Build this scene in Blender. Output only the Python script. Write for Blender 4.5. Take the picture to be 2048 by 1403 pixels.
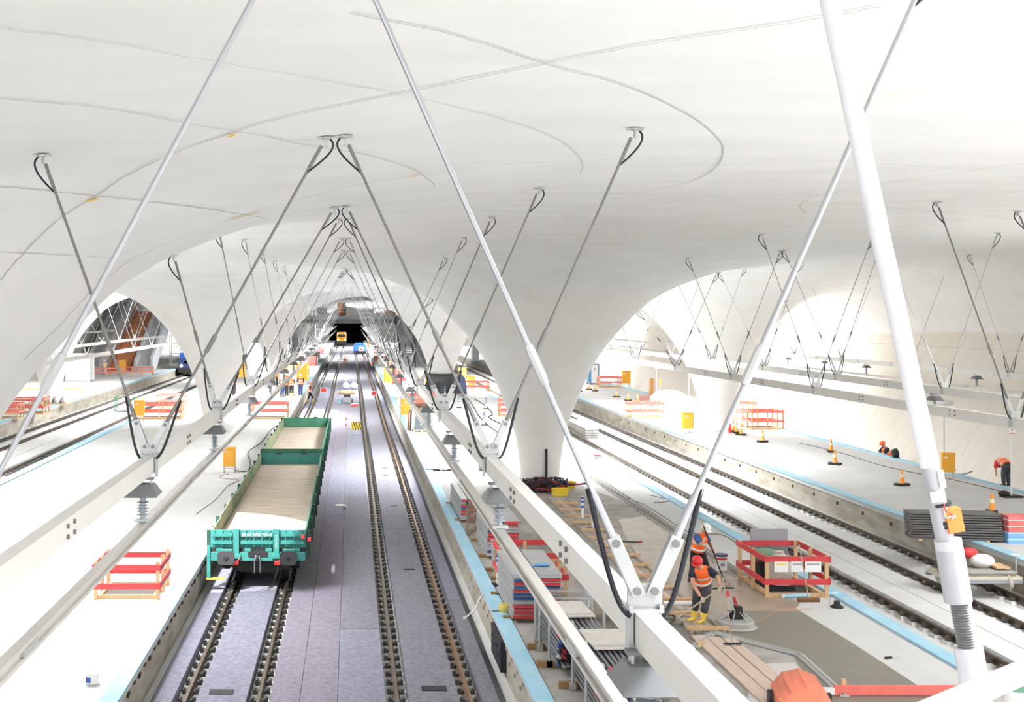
import bpy, bmesh, math, random
import numpy as np
from mathutils import Vector, Matrix, Euler

for _o in list(bpy.data.objects):
    bpy.data.objects.remove(_o)
SC = bpy.context.scene
COL = SC.collection
R = math.radians

# ------------------------------------------------------------------ camera
# photograph frame 2048 x 1403, y axis runs along the tracks, x to the right, rail tops at z = 0
F, CX, CY, H = 2400.0, 702.0, 630.0, 7.85
cam = bpy.data.cameras.new('camera')
cam.sensor_width = 36.0
cam.lens = F * 36.0 / 2048.0
cam.shift_x = (1024 - CX) / 2048.0
cam.shift_y = -(701.5 - CY) / 2048.0
cam.clip_end = 2000
cam.clip_start = 0.1
camo = bpy.data.objects.new('camera', cam)
camo.location = (0, 0, H)
camo.rotation_euler = (R(90), 0, 0)
COL.objects.link(camo)
SC.camera = camo

# ------------------------------------------------------------------ world, sun, skylight daylight, exposure
W = bpy.data.worlds.new('sky')
SC.world = W
W.use_nodes = True
bgn = W.node_tree.nodes['Background']
bgn.inputs[0].default_value = (0.95, 0.97, 1.0, 1)
bgn.inputs[1].default_value = 2.0

SUN_DIR = Vector((3.2, 6.0, -9.5)).normalized()
sun = bpy.data.lights.new('sun', 'SUN')
sun.energy = 9.0
sun.angle = R(0.8)
sun.color = (1.0, 0.99, 0.97)
suno = bpy.data.objects.new('sun', sun)
suno.rotation_euler = SUN_DIR.to_track_quat('-Z', 'Y').to_euler()
suno.location = (-30, -60, 95)
COL.objects.link(suno)

# columns: x, y ; eyes (round skylights in the shell, one just behind every column)
COLS = [(-8.75, 21.2), (-9.2, 81.0), (-9.2, 143.0), (-9.2, 205.0), (-9.2, 267.0),
        (8.26, -4.0), (8.26, 52.5), (8.3, 110.0), (8.3, 224.0), (8.3, 281.0),
        (22.7, 16.6), (22.7, 74.6), (22.7, 133.0), (22.7, 192.0), (22.7, 250.0),
        (-25.5, 43.0), (-25.5, 102.0), (-25.5, 220.0), (-25.5, 279.0)]
EYE_R = 4.3
EYES = [(x + 0.6, y + 9.4) for x, y in COLS]
for _i, (_x, _y) in enumerate(EYES):
    if _y > 300: continue
    L = bpy.data.lights.new('skylight', 'AREA')
    L.shape = 'DISK'
    L.size = EYE_R * 1.9
    L.energy = (3700.0 if _x < 20 else 2200.0) if _y < 40 else (9500.0 if _x > 20 else 12500.0)
    L.color = (0.96, 0.98, 1.0)
    lo = bpy.data.objects.new('skylight', L)
    lo.location = (_x, _y, 12.6)
    COL.objects.link(lo)

SC.view_settings.view_transform = 'Standard'
SC.view_settings.look = 'None'
SC.view_settings.gamma = 1.0
SC.view_settings.exposure = 0.46
SC.view_settings.use_curve_mapping = False
SC.cycles.use_denoising = True
SC.cycles.use_adaptive_sampling = True
SC.cycles.adaptive_threshold = 0.06
SC.cycles.max_bounces = 6
SC.cycles.diffuse_bounces = 5
SC.cycles.glossy_bounces = 2
SC.cycles.transmission_bounces = 4
SC.cycles.sample_clamp_indirect = 6.0
SC.cycles.caustics_reflective = False
SC.cycles.caustics_refractive = False

ZP = 0.76        # platform level

def G(px, py, z=ZP):
    "ground point seen at photograph pixel px, py on the level z"
    k = (H - z) / (py - CY)
    return ((px - CX) * k, F * k)

# ------------------------------------------------------------------ materials
def srgb(c):
    return tuple(((v / 255.0) / 12.92 if v / 255.0 <= 0.04045 else ((v / 255.0 + 0.055) / 1.055) ** 2.4) for v in c)

_M = {}
def mat(name, col, rough=0.6, metal=0.0, noise=0.0, scale=4.0, stretch=(1, 1, 1), bump=0.0, col2=None, spec=0.4, alpha=1.0, emit=None, estr=0.0, detail=2.0):
    if name in _M: return _M[name]
    m = bpy.data.materials.new(name)
    m.use_nodes = True
    nt = m.node_tree
    b = nt.nodes['Principled BSDF']
    c = (*srgb(col), 1)
    b.inputs['Base Color'].default_value = c
    b.inputs['Roughness'].default_value = rough
    b.inputs['Metallic'].default_value = metal
    b.inputs['Specular IOR Level'].default_value = spec
    b.inputs['Alpha'].default_value = alpha
    if emit:
        b.inputs['Emission Color'].default_value = (*srgb(emit), 1)
        b.inputs['Emission Strength'].default_value = estr
    if noise or bump or col2:
        tc = nt.nodes.new('ShaderNodeTexCoord')
        mp = nt.nodes.new('ShaderNodeMapping')
        mp.inputs['Scale'].default_value = stretch
        nz = nt.nodes.new('ShaderNodeTexNoise')
        nz.inputs['Scale'].default_value = scale
        nz.inputs['Detail'].default_value = detail
        nt.links.new(tc.outputs['Object'], mp.inputs[0])
        nt.links.new(mp.outputs[0], nz.inputs['Vector'])
        if noise or col2:
            mx = nt.nodes.new('ShaderNodeMix')
            mx.data_type = 'RGBA'
            c2 = (*srgb(col2), 1) if col2 else tuple(max(0, min(1, v * (1 - noise))) for v in c[:3]) + (1,)
            mx.inputs[6].default_value = c
            mx.inputs[7].default_value = c2
            rp = nt.nodes.new('ShaderNodeMapRange')
            rp.inputs[1].default_value = 0.35; rp.inputs[2].default_value = 0.65
            nt.links.new(nz.outputs[0], rp.inputs[0])
            nt.links.new(rp.outputs[0], mx.inputs[0])
            nt.links.new(mx.outputs[2], b.inputs['Base Color'])
        if bump:
            bp = nt.nodes.new('ShaderNodeBump')
            bp.inputs['Strength'].default_value = bump
            bp.inputs['Distance'].default_value = 0.05
            nt.links.new(nz.outputs[0], bp.inputs['Height'])
            nt.links.new(bp.outputs[0], b.inputs['Normal'])
    _M[name] = m
    return m

# ------------------------------------------------------------------ mesh builder
class MB:
    def __init__(s):
        s.v = []; s.f = []
    def add(s, vs, fs, M=None):
        n = len(s.v)
        if M is not None: vs = [M @ Vector(p) for p in vs]
        s.v += [tuple(p) for p in vs]
        s.f += [tuple(i + n for i in f) for f in fs]
        return s
    def box(s, x0, x1, y0, y1, z0, z1, M=None):
        v = [(x0, y0, z0), (x1, y0, z0), (x1, y1, z0), (x0, y1, z0), (x0, y0, z1), (x1, y0, z1), (x1, y1, z1), (x0, y1, z1)]
        return s.add(v, [(0, 3, 2, 1), (4, 5, 6, 7), (0, 1, 5, 4), (1, 2, 6, 5), (2, 3, 7, 6), (3, 0, 4, 7)], M)
    def cbox(s, c, size, rz=0.0, rx=0.0, ry=0.0):
        M = Matrix.Translation(c) @ Euler((rx, ry, rz)).to_matrix().to_4x4()
        a, b, d = (q / 2 for q in size)
        return s.box(-a, a, -b, b, -d, d, M)
    def bar(s, a, b, w, h=None, up=(0, 0, 1)):
        "rectangular bar from point a to b"
        a = Vector(a); b = Vector(b); h = h or w
        d = (b - a); L = d.length
        if L < 1e-6: return s
        d.normalize(); u = Vector(up)
        x = d.cross(u)
        if x.length < 1e-4: x = d.cross(Vector((1, 0, 0)))
        x.normalize(); z = x.cross(d)
        M = Matrix((( x.x, d.x, z.x, a.x), (x.y, d.y, z.y, a.y), (x.z, d.z, z.z, a.z), (0, 0, 0, 1)))
        return s.box(-w / 2, w / 2, 0, L, -h / 2, h / 2, M)
    def tube(s, pts, r, seg=8, caps=True):
        pts = [Vector(p) for p in pts]
        n = len(pts)
        rr = r if isinstance(r, (list, tuple)) else [r] * n
        vs = []; fs = []
        px = None
        for i, p in enumerate(pts):
            d = (pts[min(i + 1, n - 1)] - pts[max(i - 1, 0)])
            if d.length < 1e-9: d = Vector((0, 0, 1))
            d.normalize()
            if px is None:
                px = d.cross(Vector((0, 0, 1)))
                if px.length < 1e-3: px = d.cross(Vector((1, 0, 0)))
            else:
                px = px - d * px.dot(d)
                if px.length < 1e-4: px = d.cross(Vector((0.3, 0.5, 1)))
            px.normalize()
            py = d.cross(px)
            for k in range(seg):
                a = 2 * math.pi * k / seg
                vs.append(p + (px * math.cos(a) + py * math.sin(a)) * rr[i])
        for i in range(n - 1):
            for k in range(seg):
                k2 = (k + 1) % seg
                fs.append((i * seg + k, i * seg + k2, (i + 1) * seg + k2, (i + 1) * seg + k))
        if caps:
            fs.append(tuple(range(seg - 1, -1, -1)))
            fs.append(tuple((n - 1) * seg + k for k in range(seg)))
        return s.add(vs, fs)
    def lathe(s, prof, seg=16, M=None, a0=0.0, a1=2 * math.pi):
        "prof: list of (r, z)"
        full = abs(a1 - a0 - 2 * math.pi) < 1e-6
        m = seg if full else seg + 1
        vs = []; fs = []
        for r, z in prof:
            for k in range(m):
                a = a0 + (a1 - a0) * k / seg
                vs.append((r * math.cos(a), r * math.sin(a), z))
        for i in range(len(prof) - 1):
            for k in range(seg):
                k2 = (k + 1) % m
                fs.append((i * m + k, i * m + k2, (i + 1) * m + k2, (i + 1) * m + k))
        if full:
            if prof[0][0] > 1e-5: fs.append(tuple(range(m - 1, -1, -1)))
            if prof[-1][0] > 1e-5: fs.append(tuple((len(prof) - 1) * m + k for k in range(m)))
        return s.add(vs, fs, M)
    def prism(s, poly, z0, z1, M=None):
        "poly: list of (x, y) counter-clockwise, extruded in z"
        n = len(poly)
        vs = [(x, y, z0) for x, y in poly] + [(x, y, z1) for x, y in poly]
        fs = [tuple(range(n - 1, -1, -1)), tuple(range(n, 2 * n))]
        for i in range(n):
            j = (i + 1) % n
            fs.append((i, j, n + j, n + i))
        return s.add(vs, fs, M)
    def sphere(s, c, r, seg=12, rings=8, sc=(1, 1, 1)):
        prof = [(max(r * math.sin(math.pi * i / rings), 0.0), -r * math.cos(math.pi * i / rings)) for i in range(rings + 1)]
        prof[0] = (1e-6, -r); prof[-1] = (1e-6, r)
        M = Matrix.Translation(c) @ Matrix.Diagonal((*sc, 1))
        return s.lathe(prof, seg, M)
    def mesh(s, name, m, smooth=False):
        me = bpy.data.meshes.new(name)
        me.from_pydata(s.v, [], s.f)
        me.update()
        if smooth == 'auto':
            me.shade_smooth()
            try: me.set_sharp_from_angle(angle=R(35))
            except Exception: pass
        elif smooth:
            me.shade_smooth()
        if m is not None: me.materials.append(m)
        return me
    def build(s, name, m, parent=None, smooth=False, loc=None, rz=0.0):
        me = s.mesh(name, m, smooth)
        o = bpy.data.objects.new(name, me)
        COL.objects.link(o)
        if parent is not None: o.parent = parent
        if loc is not None: o.location = loc
        if rz: o.rotation_euler = (0, 0, rz)
        return o

def tag(o, label=None, cat=None, group=None, kind=None):
    if label: o['label'] = label
    if cat: o['category'] = cat
    if group: o['group'] = group
    if kind: o['kind'] = kind
    return o

def thing(name, label, cat, loc=(0, 0, 0), rz=0.0, group=None, kind=None):
    o = bpy.data.objects.new(name, None)
    o.empty_display_size = 0.2
    COL.objects.link(o)
    o.location = loc
    o.rotation_euler = (0, 0, rz)
    return tag(o, label, cat, group, kind)

def inst(name, me, parent, loc=(0, 0, 0), rot=(0, 0, 0), sc=None):
    o = bpy.data.objects.new(name, me)
    COL.objects.link(o)
    o.parent = parent
    o.location = loc
    o.rotation_euler = rot
    if sc: o.scale = sc
    return o

def copy_tree(root, loc=None, rz=None, label=None, group=None, parent=None):
    c = root.copy()
    COL.objects.link(c)
    if parent is not None: c.parent = parent
    if loc is not None: c.location = loc
    if rz is not None: c.rotation_euler = (0, 0, rz)
    if label: c['label'] = label
    if group: c['group'] = group
    for ch in list(root.children):
        copy_tree(ch, parent=c)
    return c

def structure(o, label=None):
    o['kind'] = 'structure'
    if label: o['label'] = label
    return o

# ------------------------------------------------------------------ concrete shell
_PR = np.array([0.80, 0.84, 1.0, 1.3, 1.7, 2.2, 2.65, 3.6, 4.8, 6.3, 8.0, 10.0, 13.0, 18.0, 30.0, 60.0, 400.0])
_PZ = np.array([0.0, 0.76, 2.2, 3.3, 4.4, 5.5, 6.25, 7.4, 8.53, 9.27, 9.81, 10.07, 10.50, 10.58, 11.6, 17.8, 57.8])
def _pchip(x, y):
    h = np.diff(x); d = np.diff(y) / h
    m = np.zeros_like(x)
    for i in range(1, len(x) - 1):
        if d[i - 1] * d[i] > 0:
            w1 = 2 * h[i] + h[i - 1]; w2 = h[i] + 2 * h[i - 1]
            m[i] = (w1 + w2) / (w1 / d[i - 1] + w2 / d[i])
    m[0] = d[0]; m[-1] = d[-1]
    return m
_PM = _pchip(_PR, _PZ)
def gz(r):
    r = np.clip(np.asarray(r, float), _PR[0], _PR[-1] - 1)
    i = np.clip(np.searchsorted(_PR, r, side='right') - 1, 0, len(_PR) - 2)
    h = _PR[i + 1] - _PR[i]; t = (r - _PR[i]) / h
    return ((2 * t**3 - 3 * t**2 + 1) * _PZ[i] + (t**3 - 2 * t**2 + t) * h * _PM[i]
            + (-2 * t**3 + 3 * t**2) * _PZ[i + 1] + (t**3 - t**2) * h * _PM[i + 1])
KS = 2.34
def ceil_z(x, y):
    x = np.asarray(x, float); y = np.asarray(y, float)
    s = np.zeros(np.broadcast(x, y).shape)
    for cx, cy in COLS:
        s = s + np.exp(-KS * (gz(np.hypot(x - cx, y - cy)) - 9.0))
    z = 9.0 - np.log(s) / KS
    t = np.clip((x - 27.0) / 6.0, 0, 2)
    z = z - 3.2 * t ** 2.6
    t = np.clip((-29.0 - x) / 6.0, 0, 2)
    return z - 3.2 * t ** 2.6
def cz(x, y):
    return float(ceil_z(x, y))

def shell_hit(px, py, ymin=3.0, ymax=140.0):
    "first point where the ray through a photograph pixel meets the shell from below"
    ys = np.linspace(ymin, ymax, 4000)
    xs = (px - CX) / F * ys; zs = H - (py - CY) / F * ys
    d = ceil_z(xs, ys) - zs
    k = np.argmax(d < 0)
    if d[k] >= 0: return None
    return Vector((xs[k], ys[k], zs[k]))

m_shell = mat('pale_concrete', (244, 243, 241), 0.75, noise=0.05, scale=0.6, stretch=(0.6, 1.6, 1.0), spec=0.25)
m_col = mat('column_concrete', (245, 243, 239), 0.7, noise=0.05, scale=0.6, stretch=(1, 1, 1.4), spec=0.25)
NECK = 5.2   # chalice columns own the shell up to this radius

def build_ceiling():
    st = 0.45
    xs = np.arange(-36.0, 34.7, st); ys = np.arange(-12.0, 335.0, st)
    # finer steps are not needed far away
    ys = np.concatenate([np.arange(-12.0, 130.0, st), np.arange(130.0, 336.0, 0.9)])
    X, Y = np.meshgrid(xs, ys)
    Z = ceil_z(X, Y)
    keep = np.ones_like(X, bool)
    for cx, cy in COLS: keep &= np.hypot(X - cx, Y - cy) > NECK - 0.75
    for cx, cy in EYES: keep &= np.hypot(X - cx, Y - cy) > EYE_R
    ny, nx = X.shape
    idx = np.arange(nx * ny).reshape(ny, nx)
    a, b, c, d = idx[:-1, :-1], idx[:-1, 1:], idx[1:, 1:], idx[1:, :-1]
    ok = keep[:-1, :-1] & keep[:-1, 1:] & keep[1:, 1:] & keep[1:, :-1]
    faces = np.stack([a[ok], d[ok], c[ok], b[ok]], 1)
    used = np.unique(faces); re = -np.ones(nx * ny, int); re[used] = np.arange(len(used))
    V = np.stack([X.ravel(), Y.ravel(), Z.ravel() + 0.012], 1)[used]
    me = bpy.data.meshes.new('ceiling')
    me.from_pydata(V.tolist(), [], re[faces].tolist())
    me.update(); me.shade_smooth(); me.materials.append(m_shell)
    o = bpy.data.objects.new('ceiling', me); COL.objects.link(o)
    structure(o, 'pale grey curved concrete shell ceiling of the station hall')
    # upstand collars round the skylight eyes
    for cx, cy in EYES:
        if cy > 260: continue
        mb = MB(); seg = 40; vs = []
        an = 2 * np.pi * np.arange(seg) / seg
        for q, (rr, up) in enumerate(((EYE_R - 0.05, 0), (EYE_R - 0.05, 1), (EYE_R + 0.75, 1), (EYE_R + 0.75, 0))):
            x, y = cx + rr * np.cos(an), cy + rr * np.sin(an)
            z = np.full(seg, 12.0) if up else ceil_z(x, y) + (0.0 if q == 0 else 0.02)
            vs += list(zip(x.tolist(), y.tolist(), z.tolist()))
        fs = []
        for q in range(4):
            for k in range(seg):
                k2 = (k + 1) % seg; q2 = (q + 1) % 4
                fs.append((q * seg + k, q * seg + k2, q2 * seg + k2, q2 * seg + k))
        mb.add(vs, fs)
        mb.build('skylight_collar', m_shell, o, True)
    return o
ceiling = build_ceiling()

_cl = {(-9.2, 81.0): 'slender chalice column on the platform behind the orange-vested group', (8.26, 52.5): 'large central chalice column with cable heap at its foot',
       (22.7, 74.6): 'chalice column beside the cones on the farthest platform', (8.3, 110.0): 'chalice column with black wrapped foot',
       (-9.2, 143.0): 'distant chalice column left of the track bed', (-25.5, 102.0): 'chalice column beside white tank and orange stair',
       (-8.75, 21.2): 'nearest chalice column whose flare fills the left edge'}
def build_column(cx, cy):
    lv = list(np.linspace(0.76, 6.0, 22)) 
    rs = []
    rr = np.linspace(0.8, NECK, 3000); zz = gz(rr)
    prof = [float(np.interp(z, zz, rr)) for z in lv]
    prof += list(np.linspace(prof[-1] + 0.12, NECK, 18))
    seg = 56
    mb = MB(); vs = []
    for i, r_ in enumerate(prof):
        a = 2 * np.pi * np.arange(seg) / seg
        x, y = r_ * np.cos(a), r_ * np.sin(a)
        z = np.full(seg, lv[i]) if i < len(lv) - 6 else ceil_z(cx + x, cy + y)
        vs += list(zip(x.tolist(), y.tolist(), (z - ZP).tolist()))
    fs = []
    for i in range(len(prof) - 1):
        for k in range(seg):
            k2 = (k + 1) % seg
            fs.append((i * seg + k, i * seg + k2, (i + 1) * seg + k2, (i + 1) * seg + k))
    mb.add(vs, fs)
    o = mb.build('chalice_column', m_col, None, True, loc=(cx, cy, ZP))
    o['kind'] = 'structure'
    o['label'] = _cl.get((cx, cy), 'pale concrete chalice column farther down the hall')
    return o
columns = {}
for c_ in COLS:
    if c_[1] < 215: columns[c_] = build_column(*c_)

# ------------------------------------------------------------------ ground, platforms, walls
m_slab = mat('slab_concrete', (208, 207, 205), 0.8, noise=0.10, scale=1.2)
m_plat = mat('platform_concrete', (202, 201, 199), 0.8, noise=0.09, scale=0.7)
m_edge = mat('edge_wall_concrete', (178, 172, 160), 0.85, col2=(150, 143, 128), noise=0.2, scale=1.5, stretch=(1, 0.5, 2))
structure(MB().box(-36, 34, -14, 345, -0.6, -0.24).build('floor', m_slab), 'white concrete track slab between the platforms')

PLAT = {'inner_right': (3.40, 12.50), 'inner_left': (-15.0, -4.30), 'outer_right': (19.40, 27.0), 'outer_left': (-34.5, -23.1)}
plat_obj = {}
for k_, (x0, x1) in PLAT.items():
    root = thing('platform', None, None, ((x0 + x1) / 2, 0, 0))
    hw = (x1 - x0) / 2
    top = MB().box(-hw, hw, -13, 338, ZP - 0.16, ZP).build('platform_slab', m_plat, root)
    MB().box(-hw + 0.06, hw - 0.06, -13, 338, -0.24, ZP - 0.16).build('platform_wall', m_edge, root)
    root['kind'] = 'structure'
    root['label'] = {'inner_right': 'concrete platform with the two screed workers', 'inner_left': 'bright concrete platform beside the green wagons',
                     'outer_right': 'concrete platform lined with orange cones', 'outer_left': 'concrete platform below the orange stair'}[k_]
    plat_obj[k_] = root

# right-hand leaning side wall of panels
m_wall = mat('wall_concrete', (228, 221, 210), 0.75, noise=0.07, scale=0.5, stretch=(1, 2, 0.6))
wr = thing('wall_right', None, None, (0, 0, 0)); structure(wr, 'leaning beige concrete side wall of narrow panels')
PAN = 1.6
def wall_x(z): return 29.35 + (z + 0.24) * 0.56
_y = 12.0; _n = 0
pm = None
a_ = Vector((wall_x(-0.24), 0, -0.24)); b_ = Vector((wall_x(6.1), 0, 6.1))
MB().add([(a_.x + .06, -13, a_.z), (a_.x + .06, 338, a_.z), (b_.x + .06, 338, b_.z), (b_.x + .06, -13, b_.z)], [(0, 3, 2, 1)]).build('wall_backing', mat('joint_dark', (120, 112, 102), 0.9), wr)
pv = [(a_.x, 0.006, a_.z), (a_.x, PAN - 0.006, a_.z), (b_.x, PAN - 0.006, b_.z - .012), (b_.x, 0.006, b_.z - .012)]
pv += [(x + 0.09, y, z) for x, y, z in pv]
pm = MB().add(pv, [(0, 3, 2, 1), (4, 5, 6, 7), (0, 1, 5, 4), (1, 2, 6, 5), (2, 3, 7, 6), (3, 0, 4, 7)]).mesh('wall_panel', m_wall)
yy = -13.0
while yy < 150:
    inst('wall_panel', pm, wr, (0, yy, 0)); yy += PAN
mb = MB().add([(x + (150 if False else 0), y, z) for x, y, z in [(a_.x, 150, a_.z), (a_.x, 338, a_.z), (b_.x, 338, b_.z), (b_.x, 150, b_.z)]], [(0, 3, 2, 1)])
mb.build('wall_panel', m_wall, wr)
# curved upper wall that rolls into the shell
prof = [(wall_x(6.1), 6.1), (33.15, 6.6), (33.28, 7.2), (33.25, 7.9), (33.0, 8.5)]
mb = MB(); vs = []; fs = []
for x, z in prof: vs += [(x, -13, z + .012), (x, 338, z + .012)]
for i in range(len(prof) - 1): fs.append((2 * i, 2 * i + 2, 2 * i + 3, 2 * i + 1))
mb.add(vs, fs).build('wall_cove', m_wall, wr, True)

# left-hand side wall
wl = structure(MB().box(-36.0, -34.4, -13, 338, -0.24, 12).build('wall_left', mat('left_wall_concrete', (196, 192, 186), 0.8, noise=0.08, scale=0.6)), 'grey concrete side wall behind the orange stair')
# end wall with the dark tunnel mouth
mw = mat('end_wall_concrete', (190, 187, 183), 0.85, noise=0.1, scale=0.5)
we = thing('wall_back', None, None, (0, 0, 0)); structure(we, 'grey end wall with dark tunnel mouth')
MB().box(-36, -6.0, 336, 337, -0.24, 13).build('wall_section', mw, we)
MB().box(5.2, 34, 336, 337, -0.24, 13).build('wall_section', mw, we)
MB().box(-6.0, 5.2, 336, 337, 5.6, 13).build('wall_section', mw, we)
md = mat('tunnel_dark', (70, 68, 68), 0.9)
mb = MB()
mb.box(-6.2, -6.0, 336.5, 380, -0.3, 5.8).box(5.2, 5.4, 336.5, 380, -0.3, 5.8).box(-6.2, 5.4, 336.5, 380, 5.6, 5.8).box(-6.2, 5.4, 380, 380.3, -0.3, 5.8).box(-6.2, 5.4, 336.5, 380, -0.45, -0.25)
mb.build('tunnel_tube', md, we)
# ------------------------------------------------------------------ rails, mats, platform edges
XL, XR = -2.65, 1.70
m_rail = mat('rail_steel', (104, 92, 80), 0.5, metal=0.6, noise=0.2, scale=3)
m_railr = mat('rail_rust', (128, 100, 76), 0.6, metal=0.3, noise=0.25, scale=3)
m_clip = mat('clip_black', (38, 37, 37), 0.55)
m_clipr = mat('clip_grey', (74, 72, 70), 0.45)
m_block = mat('block_concrete', (214, 212, 206), 0.8)
def rail_mesh(y0, y1, m):
    p = [(-.075, 0), (.075, 0), (.075, .012), (.012, .035), (.012, .125), (.036, .135), (.036, .17), (-.036, .17), (-.036, .135), (-.012, .125), (-.012, .035), (-.075, .012)]
    n = len(p)
    vs = [(x, y0, z - .17) for x, z in p] + [(x, y1, z - .17) for x, z in p]
    fs = [tuple(range(n)), tuple(range(2 * n - 1, n - 1, -1))] + [(i, n + i, n + (i + 1) % n, (i + 1) % n) for i in range(n)]
    return MB().add(vs, fs).mesh('rail', m)
clip_me = {}
for s_ in (-1, 1):
    clip_me[s_] = MB().prism([(-.05, -.085), (.05, -.085), (.05, .085), (-.05, .085)], -.165, -.09, Matrix.Translation((s_ * .125, 0, 0))).mesh('rail_clip', m_clipr)
    bm_ = MB()
    x0, x1 = s_ * .125 - .05, s_ * .125 + .05
    xi = s_ * .055
    # base, raised tension loop and toe on the rail foot in one outline
    pr_ = [(xi, -.14), (s_ * .09, -.14), (s_ * .09, -.165), (s_ * .18, -.165), (s_ * .18, -.10), (s_ * .155, -.05), (s_ * .125, -.05), (s_ * .11, -.09), (xi, -.10)]
    if s_ < 0: pr_ = pr_[::-1]
    n_ = len(pr_)
    vs_ = [(x, -.075, z) for x, z in pr_] + [(x, .075, z) for x, z in pr_]
    fs_ = [tuple(range(n_)), tuple(range(2 * n_ - 1, n_ - 1, -1))] + [(i, n_ + i, n_ + (i + 1) % n_, (i + 1) % n_) for i in range(n_)]
    clip_me[s_] = bm_.add(vs_, fs_).mesh('rail_clip', m_clipr)
block_me = MB().add([(-.235, -.17, -.24), (.235, -.17, -.24), (.235, .17, -.24), (-.235, .17, -.24), (-.215, -.13, -.17), (.215, -.13, -.17), (.215, .13, -.17), (-.215, .13, -.17)],
                    [(0, 3, 2, 1), (4, 5, 6, 7), (0, 1, 5, 4), (1, 2, 6, 5), (2, 3, 7, 6), (3, 0, 4, 7)]).mesh('support_block', m_block)
def rail(x, y0, y1, label, yf0, yf1, yfar, m=m_rail):
    o = thing('rail', label, 'rail', (x, 0, 0), group='running rails')
    inst('rail_bar', rail_mesh(y0, y1, m), o)
    y = yf0; n = 0
    while y < yf1 and n < 140:
        b = inst('support_block', block_me, o, (0, y, 0))
        inst('rail_clip', clip_me[-1], b); inst('rail_clip', clip_me[1], b)
        y += .62; n += 1
    far = MB()
    while y < yfar:
        for s_ in (-1, 1): far.box(s_ * .125 - .05, s_ * .125 + .05, y - .085, y + .085, -.17, -.08)
        y += .62
    if far.v:
        f = far.build('distant_clips', m_clipr, o); f['kind'] = 'stuff'
    return o
rail(XL - .75, 14, 336, 'left rail of the track under the green wagons', 23.6, 38, 39)
rail(XL + .75, 14, 336, 'right rail of the track under the green wagons', 23.6, 38, 39)
rail(XR - .75, 14, 336, 'left rail of the empty track beside the wagons', 23.6, 44, 130)
rail(XR + .75, 14, 336, 'rusty right rail of the empty track beside the wagons', 23.6, 44, 130, m_railr)
rail(13.35, 20, 336, 'rail hidden below the edge of the screed workers platform', 300, 299, 0)
rail(14.85, 20, 336, 'dark rail next to the red guard box with machine', 24.0, 50, 120)
rail(17.2, 20, 336, 'nearer rail of the track below the cone platform', 27, 50, 120)
rail(18.7, 20, 336, 'farther rail of the track below the cone platform', 30, 50, 120)
rail(-15.95, 36, 336, 'rail hidden below the bright platform edge', 300, 299, 0)
rail(-17.45, 36, 336, 'dark rail beside the green trolley', 46, 60, 140)
rail(-20.75, 36, 336, 'nearer rail below the far platform on the left', 58, 66, 140)
rail(-22.25, 36, 336, 'farther rail below the far platform on the left', 62, 68, 140)

# felt mats covering the middle track bed
def felt(name, c1, c2): return mat(name, c1, 0.95, col2=c2, noise=0.1, scale=9, bump=0.25, spec=0.1, detail=8)
m_felt = felt('felt_grey', (124, 122, 129), (106, 104, 111))
m_feltb = felt('felt_blue', (129, 128, 140), (110, 109, 121))
m_feltd = felt('felt_mauve', (130, 124, 134), (112, 106, 116))
slot_m = mat('rubber_black', (30, 30, 32), 0.7)
def mat_strip(x0, x1, label, segs, mats, edge=0):
    o = thing('felt_mat', label, 'mat', ((x0 + x1) / 2, 0, -.24), group='felt mats on the track bed')
    hw = (x1 - x0) / 2
    for i in range(len(segs) - 1):
        b = MB()
        zt = .255 + (.006 if i % 2 else 0)
        x0_, x1_ = -hw, hw
        b.prism([(x0_, segs[i] + .01), (x1_, segs[i] + .01), (x1_, segs[i + 1] - .01), (x0_, segs[i + 1] - .01)], 0, zt)
        if edge:   # rounded fold that drops to the platform wall
            e = hw * edge
            b.add([(e, segs[i] + .01, zt), (e, segs[i + 1] - .01, zt), (e + edge * .22, segs[i + 1] - .01, .02), (e + edge * .22, segs[i] + .01, .02)], [(0, 1, 2, 3) if edge < 0 else (0, 3, 2, 1)])
        b.build('mat_piece', mats[i % len(mats)], o)
    return o
mA = mat_strip(-3.98, XL - .75 - .24, 'grey felt mat strip along the bright platform wall', [16, 40.5, 75, 120, 200, 330], [m_feltb, m_felt], -1)
mB = mat_strip(XL - .75 + .24, XL + .75 - .24, 'grey felt mat between the rails in front of the wagon', [16, 39, 80, 130, 210, 330], [m_feltb, m_felt])
mC1 = mat_strip(XL + .75 + .24, -1.05, 'narrow mauve felt mat strip beside the wagon', [16, 34, 59, 95, 150, 240, 330], [m_feltd, m_felt])
mC2 = mat_strip(-1.04, -.28, 'mauve grey felt mat strip with cardboard lying on it', [16, 47, 62, 71, 110, 180, 330], [m_feltd, m_feltb, m_felt])
mC3 = mat_strip(-.27, XR - .75 - .24, 'grey blue felt mat strip left of the empty track', [16, 30, 52, 82, 125, 215, 330], [m_feltb, m_felt])
mD = mat_strip(XR - .75 + .24, XR + .75 - .24, 'grey felt mat with black slots between the rails', [16, 44, 90, 150, 330], [m_felt])
mE = mat_strip(XR + .75 + .24, 3.02, 'grey felt mat strip folded down at the workers platform', [16, 33, 60, 100, 170, 330], [m_felt, m_feltb], 1)
def slot(parent, px, py, w, d=.16):
    x, y = G(px, py, .02)
    MB().box(-w / 2, w / 2, -d / 2, d / 2, .0, .012).build('mat_slot', slot_m, parent, loc=(x - parent.location.x, y, .262))
for a in ((868, 1376, .52, .3), (818, 1138, .36, .14), (788, 1011, .3, .1), (772, 950, .3, .12), (770, 936, .28, .08)): slot(mD, *a)
slot(mB, 443, 1383, .5, .3)
for a in ((734, 835, .4, .1), (745, 778, .4, .2)): slot(mD, *a)

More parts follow.
